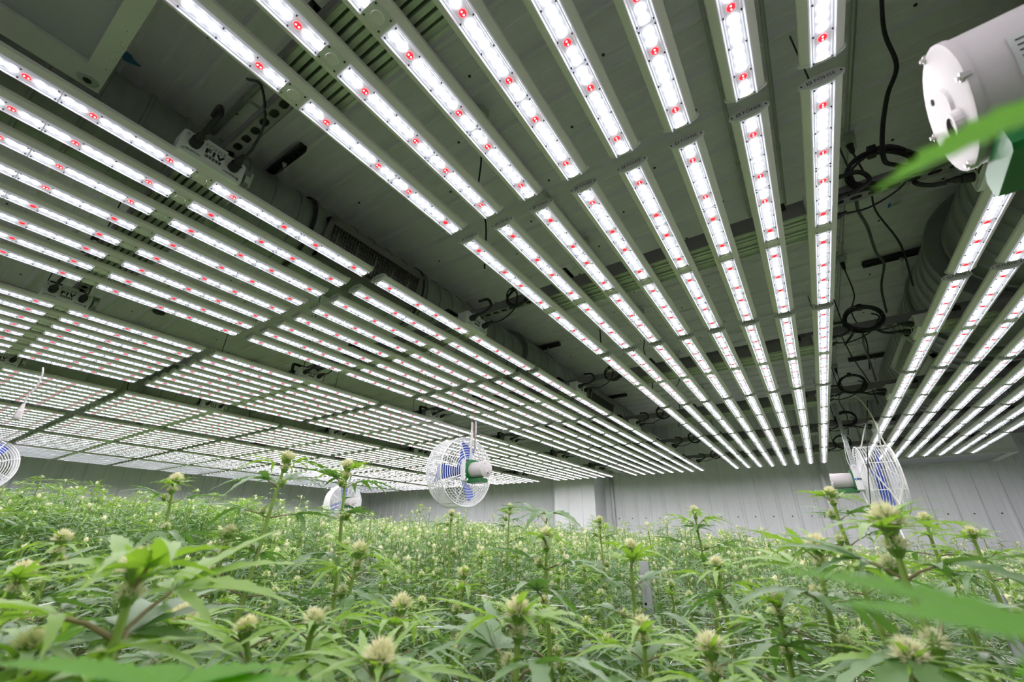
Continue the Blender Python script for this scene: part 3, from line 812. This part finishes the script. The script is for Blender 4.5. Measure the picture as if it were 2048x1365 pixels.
# slotted angle that carries the right fan
# ------------------------------------------------------------------ posts in the canopy
def post(px, py, dist, w, label, mt='post'):
    p = ray(px, py, dist); t = thing('trellis_post', label, 'post', (p.x, p.y, 0), (0, 0, math.atan2(-p.x, p.y)*1.0), group='galvanised trellis posts')
    g = MB().use(mt); H = p.z
    g.box((-w/2, 0, 0), (w/2, .003, H)); g.box((-w/2, 0, 0), (-w/2+.003, w*.6, H)); g.box((w/2-.003, 0, 0), (w/2, w*.6, H))
    g.box((-.002, -.003, 0), (.004, 0, H))
    obj('channel', g.mesh('post'), t)
    g = MB().use('dark'); z = .06
    while z < H - .02: g.lathe([(-.0012, .0055), (.0, .0055)], 'Y', (-w*.22, 0, H - z), 10); z += .10
    obj('bolt_holes', g.mesh('bolt_holes'), t, kind='stuff')
post(1206, 1121, 2.15, .042, 'galvanised upright post among the plants, left of a close pair right of centre')
post(1287, 1123, 2.15, .042, 'galvanised upright post among the plants, right of a close pair right of centre')
post(734, 1096, 3.3, .042, 'distant grey post among the plants left of centre, left of its pair')
post(755, 1096, 3.3, .042, 'distant grey post among the plants left of centre, right of its pair')
post(1992, 1190, 1.9, .03, 'thin grey post hidden in the foliage at the right')

# ------------------------------------------------------------------ plants
def leaflet(g, L, w, T, n=8, serr=True, droop=.25, fold=.25, flat=False, two=True):
    """blade along +X from the origin, upper side +Z"""
    vs = []; 
    for i in range(n+1):
        t = i/n
        ww = w*.5*(math.sin(PI*min(1, t*1.02)**.72)**.9 if 0 < t < 1 else (0.06 if t == 0 else 0.0))
        if serr and 0 < i < n: ww *= (1.14 if i % 2 else 0.84)
        x = L*(t - .10*droop*t*t); z = -droop*L*t*t*.9 + .10*L*t
        vs += [T @ Vector((x - (ww*.35 if (serr and i % 2 == 0) else 0), -ww, z + fold*ww)), T @ Vector((x, 0, z)), T @ Vector((x - (ww*.35 if (serr and i % 2 == 0) else 0), ww, z + fold*ww))] if two else [T @ Vector((x, -ww, z)), T @ Vector((x, ww, z))]
    fs = []
    for i in range(n):
        if two: a = 3*i; fs += [(a, a+3, a+4, a+1), (a+1, a+4, a+5, a+2)]
        else: a = 2*i; fs += [(a, a+2, a+3, a+1)]
    g.add(vs, fs)
def fan_leaf(g, L, T, R, nl=7, n=8, serr=True, m='leaf', pet=.35, two=True, wid=.125, droop=None):
    """compound leaf with petiole from the origin of T along +X"""
    P = L*pet; h = L*.08
    g.use('petiole' if n > 5 else 'stem')
    c = Vector((P, 0, h))
    if n > 3: g.tube([T @ Vector((0,0,0)), T @ Vector((P*.5, 0, h*.7)), T @ c], [L*.016, L*.012, L*.012], 4, cap=False)
    g.use(m)
    angs = {7: [0, 27, -27, 56, -56, 100, -100], 5: [0, 33, -33, 75, -75], 3: [0, 38, -38]}[nl]
    lens = {7: [1, .93, .93, .72, .72, .38, .38], 5: [1, .85, .85, .5, .5], 3: [1, .7, .7]}[nl]
    for a, l in zip(angs, lens):
        a = math.radians(a + R.uniform(-5, 5)); dr = (R.uniform(.15, .75) if droop is None else droop*R.uniform(.7, 1.3))
        T2 = T @ Matrix.Translation(c) @ Matrix.Rotation(a, 4, 'Z') @ Matrix.Rotation(R.uniform(-.15, .05), 4, 'Y') @ Matrix.Rotation(R.uniform(-.25, .25), 4, 'X')
        leaflet(g, L*l*R.uniform(.92, 1.05), L*l*wid + L*.02, T2, n, serr, dr, .3, two=two)
def bud(g, r, T, R, ns=60, detail=True):
    g.use('youngleaf' if detail else 'pistil')
    n = 6 if detail else 4
    g.lathe([(-r*.9, r*.3), (-r*.3, r*.62), (r*.5, r*.62), (r*1.1, r*.2)], 'Z', (0,0,0), n) if False else None
    prof_ = [(-r*.9, r*.35), (-r*.2, r*.72), (r*.5, r*.62), (r*1.1, r*.15)]
    vs = []
    for z, rr in prof_:
        for k in range(n): t = 2*PI*k/n; vs.append(T @ Vector((rr*math.cos(t), rr*math.sin(t), z)))
    fs = [(i*n+k, i*n+(k+1)%n, (i+1)*n+(k+1)%n, (i+1)*n+k) for i in range(3) for k in range(n)]; fs.append(tuple(3*n+k for k in range(n)))
    g.add(vs, fs)
    g.use('pistil')
    for k in range(ns):
        z = R.uniform(-.35, 1.0); a = R.uniform(0, 2*PI); rr = math.sqrt(max(0, 1-z*z))
        d = Vector((rr*math.cos(a), rr*math.sin(a), z*1.1 + .25)).normalized()
        p0 = Vector((d.x*r*.6, d.y*r*.6, d.z*r*.75)); ln = r*R.uniform(.5, .95); w = r*(.085 if detail else .22)
        d2 = (d + Vector((R.uniform(-.3,.3), R.uniform(-.3,.3), R.uniform(-.1,.4)))).normalized()
        s1 = d2.orthogonal().normalized(); s2 = d2.cross(s1)
        tip = p0 + d2*ln
        b1, b2, b3 = p0 + s1*w, p0 - s1*w*.5 + s2*w*.87, p0 - s1*w*.5 - s2*w*.87
        g.add([T @ b1, T @ b2, T @ b3, T @ tip], [(0,1,3), (1,2,3), (2,0,3)] if detail else [(0,1,3), (1,2,3)])
def crown(g, L, T, R, n=10, m='youngleaf', seg=6, two=True):
    """narrow upright leaflets round the flower head"""
    for k in range(n):
        a = 2*PI*k/n*2.4 + R.uniform(-.3, .3); up = R.uniform(.15, 1.0)
        T2 = T @ Matrix.Translation((0, 0, -L*.25*R.random())) @ Matrix.Rotation(a, 4, 'Z') @ Matrix.Rotation(-up, 4, 'Y')
        g.use(m); leaflet(g, L*R.uniform(.6, 1.1), L*.13, T2, seg, seg > 5, R.uniform(.3, .9), .3, two=two)

def stem_pts(H, lean, R, n=7):
    return [Vector((lean[0]*(t*H)**1.0 + .006*math.sin(5*t+R.random()), lean[1]*t*H, H*t)) for t in [i/(n-1) for i in range(n)]]

def shoot_parts(seed, H, top_len, lod, leafL=.085, inter=.05, budr=.015, sep=False, lean=(0,0), nbuds=4, side=True, m='leaf', dens=2):
    """a stem of height H from the origin; foliage on the upper top_len. Returns dict of MBs (stem, foliage, bud) or separate leaves"""
    R = random.Random(seed); SEG = {0: 12, 1: 6, 2: 3, 3: 2}[lod]; two = lod < 2; NL = {0: 7, 1: 7, 2: 5, 3: 5}[lod]
    st = MB().use('stem'); pts = stem_pts(H, lean, R)
    pts = [p for p in pts]
    st.tube(pts, [.0062 - .0034*i/(len(pts)-1) for i in range(len(pts))], {0: 8, 1: 5, 2: 4, 3: 3}[lod], cap=False)
    leaves = []; fol = MB(); bd = MB(); bd.use('pistil'); heads = []
    def at(z): 
        q = z/H; i = min(len(pts)-2, int(q*(len(pts)-1))); f = q*(len(pts)-1)-i
        return pts[i].lerp(pts[i+1], f)
    z = H - .018; k = 0; az = R.uniform(0, PI)
    while z > H - top_len:
        dep = H - z
        L = leafL * min(1.0, .58 + dep/.16) * R.uniform(.85, 1.15)
        for q in range(dens):
            a = az + 2*PI*q/dens + R.uniform(-.35, .35)
            tilt = -R.uniform(.05, .5) if dep < .06 else -R.uniform(-.2, .35)
            T = Matrix.Translation(at(z)) @ Matrix.Rotation(a, 4, 'Z') @ Matrix.Rotation(tilt, 4, 'Y')
            mm = 'youngleaf' if dep < .05 else m
            tgt = MB() if sep else fol
            fan_leaf(tgt, L, T if not sep else Matrix(), R, NL if dep > .03 else 5, SEG, lod < 2, mm, .30 if dep < .1 else .45, two)
            if sep: leaves.append((tgt, T))
        if side and dep > .05 and nbuds > 0 and R.random() < .75:
            a = az + R.uniform(-.5, .5) + PI/2*0; nbuds -= 1
            T = Matrix.Translation(at(z) + Vector((math.cos(a)*.014, math.sin(a)*.014, .012)))
            hb = MB() if sep else bd
            bud(hb, budr*R.uniform(.6, .9), T, R, {0: 120, 1: 44, 2: 10, 3: 5}[lod], lod < 2)
            if lod < 2: crown(fol if not sep else hb, leafL*.38, T, R, 5, 'youngleaf', 4, True)
            if sep: heads.append(hb)
        az += PI/2 + R.uniform(-.3, .3); z -= inter*R.uniform(.75, 1.25)*(1 if dep > .05 else .6); k += 1
    T = Matrix.Translation(pts[-1])
    hb = MB() if sep else bd
    bud(hb, budr, T, R, {0: 260, 1: 100, 2: 18, 3: 9}[lod], lod < 2)
    if sep: heads.append(hb)
    if budr > .011: bud(hb, budr*.75, T @ Matrix.Translation((.0, .0, -budr*1.6)), R, {0: 130, 1: 40, 2: 5, 3: 0}[lod], lod < 2)
    cr = MB() if sep else fol
    crown(cr, leafL*(.45 if sep else .62), T, R, {0: 14, 1: 11, 2: 7, 3: 5}[lod], 'youngleaf', {0: 8, 1: 5, 2: 3, 3: 2}[lod], two)
    return st, fol, (heads if sep else bd), leaves, (cr if sep else None)

def top_z(x, y):
    """height of the canopy tops relative to the camera"""
    r = math.hypot(x, y)
    def sm(a, b, v):
        t = max(0, min(1, (v-a)/(b-a))); return t*t*(3-2*t)
    base = -.075 + .10*sm(.6, -1.4, x) if False else -.075
    base = -.135 + .135*(1-sm(-1.2, .7, x)) + .13*(1-sm(-3.8, -1.6, x))
    n = .03*math.sin(x*2.3+1.2)*math.cos(y*1.9) + .02*math.sin(x*5.1+y*3.3)
    az = math.degrees(math.atan2(x, y)); base += .07*(1-sm(-66, -52, az))*sm(1.6, 2.6, r)
    return (-.27)*(1-sm(.5, 2.8, r)) + base*sm(.5, 2.8, r) + n

# variants shared by the many
NV = 8
var = {}
for lod in (1, 2, 3):
    for k in range(NV):
        tall = (k == NV-1)
        dark = k in (5, 6)
        var[lod, k] = shoot_parts(100*lod + k, 1.2, (.48 if lod == 1 else .40 if lod == 2 else .34) + (.12 if tall else 0), lod, leafL=(.080, .075, .085, .072, .09, .092, .085, .080)[k]*(1.0 if lod < 3 else 1.12),
                                  inter=(.034 if lod == 1 else .038 if lod == 2 else .046), budr=(.0130, .0115, .0135, .010, .0125, .007, .008, .0125)[k], nbuds=(5 if not dark else 1), dens=2 if not dark else 3)
def meshes_of(lod, k):
    st, fol, bd, _, _ = var[lod, k]
    return st.mesh('stem'), fol.mesh('foliage', True), bd.mesh('flower_heads')
VM = {(lod, k): meshes_of(lod, k) for lod in (1, 2) for k in range(NV)}

# hero plants -----------------------------------------------------
def hero(px, py, dist, seed, leafL, inter, budr, top_len, lean_px, label, dens=2, nbuds=4, lod=0, m='leaf', rot=None):
    """flower head at the given sight line; the stem leans so that it passes the second sight line lower down"""
    top = ray(px, py, dist); leafL *= 1.32; budr *= .92
    low = ray(lean_px[0], lean_px[1], dist) if lean_px else None
    H = top.z
    if low is not None:
        # rebuild the lower point on the vertical plane facing the camera at the same distance
        v = Vector((top.x, top.y, 0)).normalized(); lw = rayz(lean_px[0], lean_px[1], 0.0001) if False else None
        d = (ray(lean_px[0], lean_px[1], 1.0) - Vector((0, 0, ZC)))
        sc = (Vector((top.x, top.y, 0)).dot(v)) / Vector((d.x, d.y, 0)).dot(v)
        low = Vector((0, 0, ZC)) + d*sc
        dz = max(.03, top.z - low.z); lx, ly = (top.x-low.x)/dz, (top.y-low.y)/dz
        ln = math.hypot(lx, ly)
        if ln > .45: lx, ly = lx*.45/ln, ly*.45/ln
    else: lx = ly = 0
    base = Vector((top.x - lx*.35, top.y - ly*.35, 0))
    st, fol, bd, leaves, cr = shoot_parts(seed, .35, top_len, lod, leafL, inter, budr, True, (lx, ly), nbuds, True, m, dens)
    t = thing('cannabis_plant', label, 'plant', base, (0, 0, 0))
    o = Vector((0, 0, H-.35))
    so = MB().use('stem'); so.tube([(0, 0, 0), (.01, 0, (H-.35)*.5), tuple(o)], [.008, .007, .0065], 8, cap=False); so.join(st, Matrix.Translation(o))
    obj('stem', smooth_flat(so.mesh('stem')), t)
    for lf, T in leaves:
        q = obj('leaf', lf.mesh('leaf', True), t); q.matrix_local = Matrix.Translation(o) @ T
    for hb in bd: obj('flower_head', hb.mesh('flower_head'), t, o)
    obj('crown_leaves', cr.mesh('crown_leaves', True), t, o)
    return t
HERO = [
 (282, 1140, .46, .115, .060, .0120, .30, (222, 1330), 'large blurred plant close to the camera at the left', 2, 1),
 (1045, 1228, .52, .110, .058, .0130, .24, (1042, 1350), 'plant with bright yellow-green crown at the bottom centre', 2, 1),
 (765, 1325, .50, .105, .055, .0150, .20, None, 'cream-headed plant cut by the bottom edge left of centre', 2, 1),
 (1782, 1045, .66, .105, .060, .0170, .30, (1840, 1200), 'tall blurred plant at the right below the edge-on fan, with long drooping leaves', 2, 2),
 (1640, 1095, .78, .095, .055, .0140, .24, (1668, 1230), 'plant left of the tall blurred one, below the right fan', 2, 2),
 (497, 1262, .62, .085, .050, .0110, .22, (505, 1350), 'upright plant with spiky yellow crown at the bottom left', 2, 1),
 (628, 1245, .60, .085, .050, .0110, .22, (612, 1350), 'spiky crowned plant between the two bottom left ones', 2, 1),
 (1097, 1073, 1.02, .105, .075, .0150, .42, (1096, 1330), 'tall single stem with broad leaves in front of the white column', 2, 3),
 (577, 918, 1.12, .085, .070, .0150, .36, (520, 1090), 'tallest leaning plant left of centre, left of the two tallest', 2, 3),
 (697, 934, 1.16, .085, .062, .0155, .40, (672, 1150), 'tallest plant in front of the small distant fan, right of the two tallest', 2, 4),
 (352, 962, 1.35, .078, .055, .0150, .34, (322, 1110), 'tall plant rising against the lit left wall', 2, 3),
 (1667, 988, 1.15, .080, .050, .0120, .30, (1700, 1090), 'tall plant just below the right fan motor', 2, 3),
 (1853, 1038, 1.35, .075, .050, .0110, .28, (1895, 1150), 'plant in front of the far wall at the right, left of a pair', 2, 2),
 (1948, 1068, 1.25, .075, .045, .0110, .28, (1985, 1150), 'plant at the far right in front of the wall', 2, 2),
 (1392, 1022, 1.65, .080, .045, .0135, .34, (1405, 1100), 'tall plant in front of the far wall right of the white column', 2, 3),
 (1202, 1042, 1.75, .060, .040, .0140, .30, (1208, 1120), 'slender tall plant to the right of the white column', 2, 4),
 (1022, 1016, 2.10, .060, .040, .0150, .34, (1015, 1100), 'tall twin-headed plant left of the white column', 2, 4),
 (905, 1028, 1.90, .065, .045, .0145, .34, (900, 1100), 'tall plant below the middle fan', 2, 3),
 (1266, 1096, 1.05, .080, .050, .0140, .26, (1272, 1230), 'cream-headed plant between the two near posts', 2, 2),
 (1440, 1130, 1.0, .080, .045, .0120, .24, None, 'leafy plant right of the near posts', 2, 2),
 (720, 1105, .98, .085, .050, .0160, .26, (700, 1200), 'plant with twin cream heads left of centre', 2, 4),
 (805, 1215, .80, .080, .045, .0155, .22, None, 'plant with a round cream head below the middle fan, near the bottom', 2, 2),
 (460, 1068, 1.15, .075, .045, .0150, .26, None, 'cream-headed plant behind the large blurred left one', 2, 3),
 (125, 1080, 1.25, .075, .045, .0150, .26, None, 'cream-headed plant near the left edge', 2, 3),
 (1560, 1200, .80, .085, .045, .0120, .22, None, 'leafy plant left of the large blurred leaf', 2, 1),
 (1430, 1300, .62, .085, .045, .0140, .20, None, 'plant with a cream head near the bottom right of centre', 2, 1),
 (1830, 1320, .60, .085, .045, .0140, .20, None, 'plant with a cream head at the bottom right', 2, 1),
 (1290, 1255, .75, .080, .045, .0120, .22, None, 'plant at the bottom beside the near posts', 2, 1),
 (45, 1150, .85, .085, .050, .0130, .24, None, 'plant at the left edge behind the blurred one', 2, 2),
 (365, 1240, .72, .085, .045, .0150, .22, None, 'plant with a pale head right of the large blurred left one', 2, 2),
 (930, 1150, 1.05, .080, .045, .0130, .24, None, 'plant in the middle distance just left of the tall single stem', 2, 2),
 (60, 1300, .50, .110, .050, .0100, .22, None, 'broad leaved plant in the bottom left corner', 2, 1),
]
hero_xy = []
for i, (px, py, ds, lf, it, br, tl, lp, lab, dn, nb_) in enumerate(HERO):
    h = hero(px, py, ds, 950+i, lf, it, br, tl, lp, lab, dn, nb_)
    p = ray(px, py, ds); hero_xy.append((p.x, p.y))

# leaves almost touching the lens: one plant at the right just outside, one below the frame
def leafy(label, stem_xy, stem_h, leaves):
    t = thing('cannabis_plant', label, 'plant', (stem_xy[0], stem_xy[1], 0))
    g = MB().use('stem'); g.tube([(0, 0, 0), (.004, 0, stem_h*.5), (0, 0, stem_h)], [.006, .0055, .004], 8); obj('stem', g.mesh('stem'), t)
    for (tip, base, w, nrm) in leaves:
        d = tip - base; L = d.length; x = d.normalized(); z = (nrm - x*nrm.dot(x)).normalized(); y = z.cross(x)
        T = Matrix(((x.x, y.x, z.x, base.x-stem_xy[0]), (x.y, y.y, z.y, base.y-stem_xy[1]), (x.z, y.z, z.z, base.z), (0,0,0,1)))
        g = MB().use('bigleaf'); leaflet(g, L, w, T, 16, True, .12, .2)
        b_ = Vector((base.x-stem_xy[0], base.y-stem_xy[1], base.z)); g.use('petiole'); g.tube([b_, (b_ + Vector((0, 0, b_.z)))*.5 + Vector((0,0,-.01)), Vector((0, 0, max(.05, b_.z-.03)))], .0015, 5)
        obj('leaf', g.mesh('leaf', True), t)
    return t
U_ = Vector((0, 0, 1))
camp = Vector((0, 0, ZC))
sx = ray(2500, 800, .30)
leafy('plant just outside the right edge whose big blurred leaves reach across the picture', (sx.x, sx.y), ZC+.10,
      [(ray(1738, 385, .125), ray(2190, 170, .150), .0105, (camp - ray(1950, 280, .15)).normalized()*.6 + U_*.5),
       (ray(1500, 1128, .150), ray(2260, 1320, .140), .015, (camp - ray(1850, 1200, .14)).normalized()*.12 + U_*.9),
       (ray(1640, 1200, .175), ray(2260, 1320, .150), .009, (camp - ray(1850, 1200, .14)).normalized()*.3 + U_*.8),
       (ray(2150, 1500, .18), ray(2230, 1300, .150), .02, U_)])
sl = ray(330, 1420, .26)
leafy('plant just below the bottom left edge with broad blurred leaves', (sl.x, sl.y), sl.z - .02,
      [(ray(-60, 1325, .27), ray(330, 1385, .26), .026, U_), (ray(60, 1400, .24), ray(330, 1385, .26), .026, U_), (ray(760, 1400, .27), ray(330, 1385, .26), .028, U_),
       (ray(600, 1330, .30), ray(330, 1385, .26), .024, U_), (ray(300, 1330, .33), ray(330, 1385, .26), .02, U_)])

# the many: the nearest 260 as things, the rest as one object of stuff
pts = []
sp = .165
ny = int((8.25+1.3)/sp); nx = int((2.55+10.35)/sp)
for j in range(ny):
    for i in range(nx):
        x = -10.35 + (i + .5*(j % 2))*sp + rnd.uniform(-.06, .06); y = -1.3 + j*sp + rnd.uniform(-.06, .06)
        r = math.hypot(x, y); a = math.degrees(math.atan2(x, y))
        if r < .50: continue
        if not (-104 < a < 34): 
            if r > 1.6: continue
        if x < cx0 - .1 and False: continue
        if cx0-.15 < x < cx1+.15 and y > cy-.12: continue
        if any((x-hx)**2 + (y-hy)**2 < .0042 for hx, hy in hero_xy): continue
        pts.append((r, x, y, a))
pts.sort()
vis = [p for p in pts if -92 < p[3] < 24]; oth = [p for p in pts if not (-92 < p[3] < 24)]
def pick(x, y):
    left = math.degrees(math.atan2(x, y)) < -60 + rnd.uniform(-4, 4) and math.hypot(x, y) > 1.9
    if left: return rnd.choice((5, 6, 5, 6, 3))
    return rnd.choice((0, 1, 2, 3, 4, 0, 2, 7 if rnd.random() < .35 else 1))
def zone(x, y, r):
    a = math.degrees(math.atan2(x, y))
    s_ = 'at the left' if a < -62 else 'left of centre' if a < -42 else 'in the middle' if a < -22 else 'right of centre' if a < -3 else 'at the right'
    d_ = 'in the front rows' if r < 1.3 else 'a few rows back' if r < 2.1 else 'in the middle rows'
    return s_, d_
NIND = 262
indiv = vis[:NIND]; rest = vis[NIND:] + oth
for r, x, y, a in indiv:
    k = pick(x, y); lod = 1 if r < 2.0 else 2
    H = ZC + top_z(x, y) + rnd.uniform(-.07, .035) + (.10 if k == 7 else 0)
    s_, d_ = zone(x, y, r)
    t = thing('cannabis_plant', 'green flowering cannabis plant in the dense canopy %s, %s' % (s_, d_), 'plant', (x, y, 0), (rnd.uniform(-.06, .06), rnd.uniform(-.06, .06), rnd.uniform(0, 2*PI)),
              group='canopy plants %s, %s' % (s_, d_))
    sc = H/1.2; t.scale = (1, 1, 1)
    st, fo, bu = VM[lod, k]
    # keep leaf size, move the shoot vertically: stem scaled, foliage shifted
    so = obj('stem', st, t); so.scale = (1, 1, sc)
    o1 = obj('foliage', fo, t, (0, 0, H-1.2)); o1['kind'] = 'stuff'
    obj('flower_heads', bu, t, (0, 0, H-1.2), kind='stuff')

def arrays(lod, k):
    st, fol, bd, _, _ = var[lod, k]; g = MB(); g.join(fol, Matrix()); g.join(bd, Matrix())
    s2 = MB().use('stem'); s2.join(st, Matrix()); g.join(s2, Matrix())
    V = np.array([tuple(p) for p in g.v], dtype=np.float32); tri = []; mi = []
    for f, m_ in zip(g.f, g.m):
        for q in range(1, len(f)-1): tri.append((f[0], f[q], f[q+1])); mi.append(m_)
    return V, np.array(tri, dtype=np.int32), np.array(mi, dtype=np.int32), g.mats
MATL = ['leaf', 'youngleaf', 'pistil', 'stem', 'petiole']
AR = {}
for lod in (2, 3):
    for k in range(NV):
        V, tr, mi, ms = arrays(lod, k); mp = np.array([MATL.index(q) for q in ms], dtype=np.int32); AR[lod, k] = (V, tr, mp[mi])
Vs, Ts, Ms = [], [], []; off = 0
for r, x, y, a in rest:
    k = pick(x, y); lod = 2 if r < 3.4 else 3
    V, tr, mi = AR[lod, k]
    H = ZC + top_z(x, y) + rnd.uniform(-.07, .05) + (rnd.uniform(.08, .20) if k == 7 else rnd.uniform(.05, .14) if rnd.random() < .05 else 0)
    w = rnd.uniform(0, 2*PI); c, s_ = math.cos(w), math.sin(w); lx, ly = rnd.uniform(-.08, .08), rnd.uniform(-.08, .08)
    sc = rnd.uniform(.9, 1.12)*(1.0 if r < 4 else 1.1)
    P = V.copy(); zz = P[:, 2].copy(); below = zz < .75
    X = (P[:, 0]*c - P[:, 1]*s_)*sc + x + (zz-1.2)*lx; Y = (P[:, 0]*s_ + P[:, 1]*c)*sc + y + (zz-1.2)*ly
    Z = (zz-1.2)*1.0 + H; Z = np.where(below, np.maximum(0, zz*(H-.45)/.75), Z)
    Vs.append(np.stack([X, Y, Z], 1)); Ts.append(tr + off); Ms.append(mi); off += len(V)
V = np.concatenate(Vs); Tn = np.concatenate(Ts); Mn = np.concatenate(Ms)
print('CANOPY', len(rest), 'tris', len(Tn))
me = bpy.data.meshes.new('canopy')
me.vertices.add(len(V)); me.vertices.foreach_set('co', V.astype(np.float32).ravel())
me.loops.add(len(Tn)*3); me.loops.foreach_set('vertex_index', Tn.ravel())
me.polygons.add(len(Tn)); me.polygons.foreach_set('loop_start', np.arange(0, len(Tn)*3, 3, dtype=np.int32))
me.polygons.foreach_set('material_index', Mn)
for q in MATL: me.materials.append(M[q])
me.update(calc_edges=True); me.validate()
o = obj('cannabis_canopy', me); o['kind'] = 'stuff'
tag(o, 'continuous green canopy of the more distant flowering cannabis plants', 'plants')

# ------------------------------------------------------------------ trellis netting
g = MB().use('net'); zn = ZC - .335
R = random.Random(3)
def sag(x, y): return zn + .02*math.sin(x*3.1+y) + .015*math.sin(y*4.3) + .02*top_z(x, y)
xs = [-3.6 + .15*i for i in range(37)]; ys = [.25 + .15*j for j in range(26)]
for x in xs: g.tube([(x + .012*math.sin(7*y+x), y, sag(x, y)) for y in [.25 + .075*q for q in range(51)]], .0014, 4)
for y in ys: g.tube([(x, y + .012*math.sin(6*x+y), sag(x, y)) for x in [-3.6 + .075*q for q in range(73)]], .0014, 4)
tag(obj('trellis_net', g.mesh('trellis_net')), 'white string trellis net stretched through the canopy', 'net')
# a few loose strands that shine above the leaves
for i, (a, b, l) in enumerate([((950, 1190, 1.2), (1180, 1215, 1.3), 'white net strand left of the near posts'), ((820, 1255, .9), (1010, 1235, 1.0), 'white net strand below the middle fan'),
                               ((0, 1208, 1.0), (150, 1195, 1.2), 'white net strand at the left edge'), ((1330, 1290, .8), (1560, 1275, .9), 'white net strand right of the near posts')]):
    p, q = ray(*a), ray(*b); g = MB().use('net'); g.tube([p, p.lerp(q, .5) + Vector((0, 0, -.008)), q], .0011, 5)
    tag(obj('net_strand', g.mesh('net_strand')), l, 'net')
print('LEDS', nled, 'OBJECTS', len(bpy.data.objects))
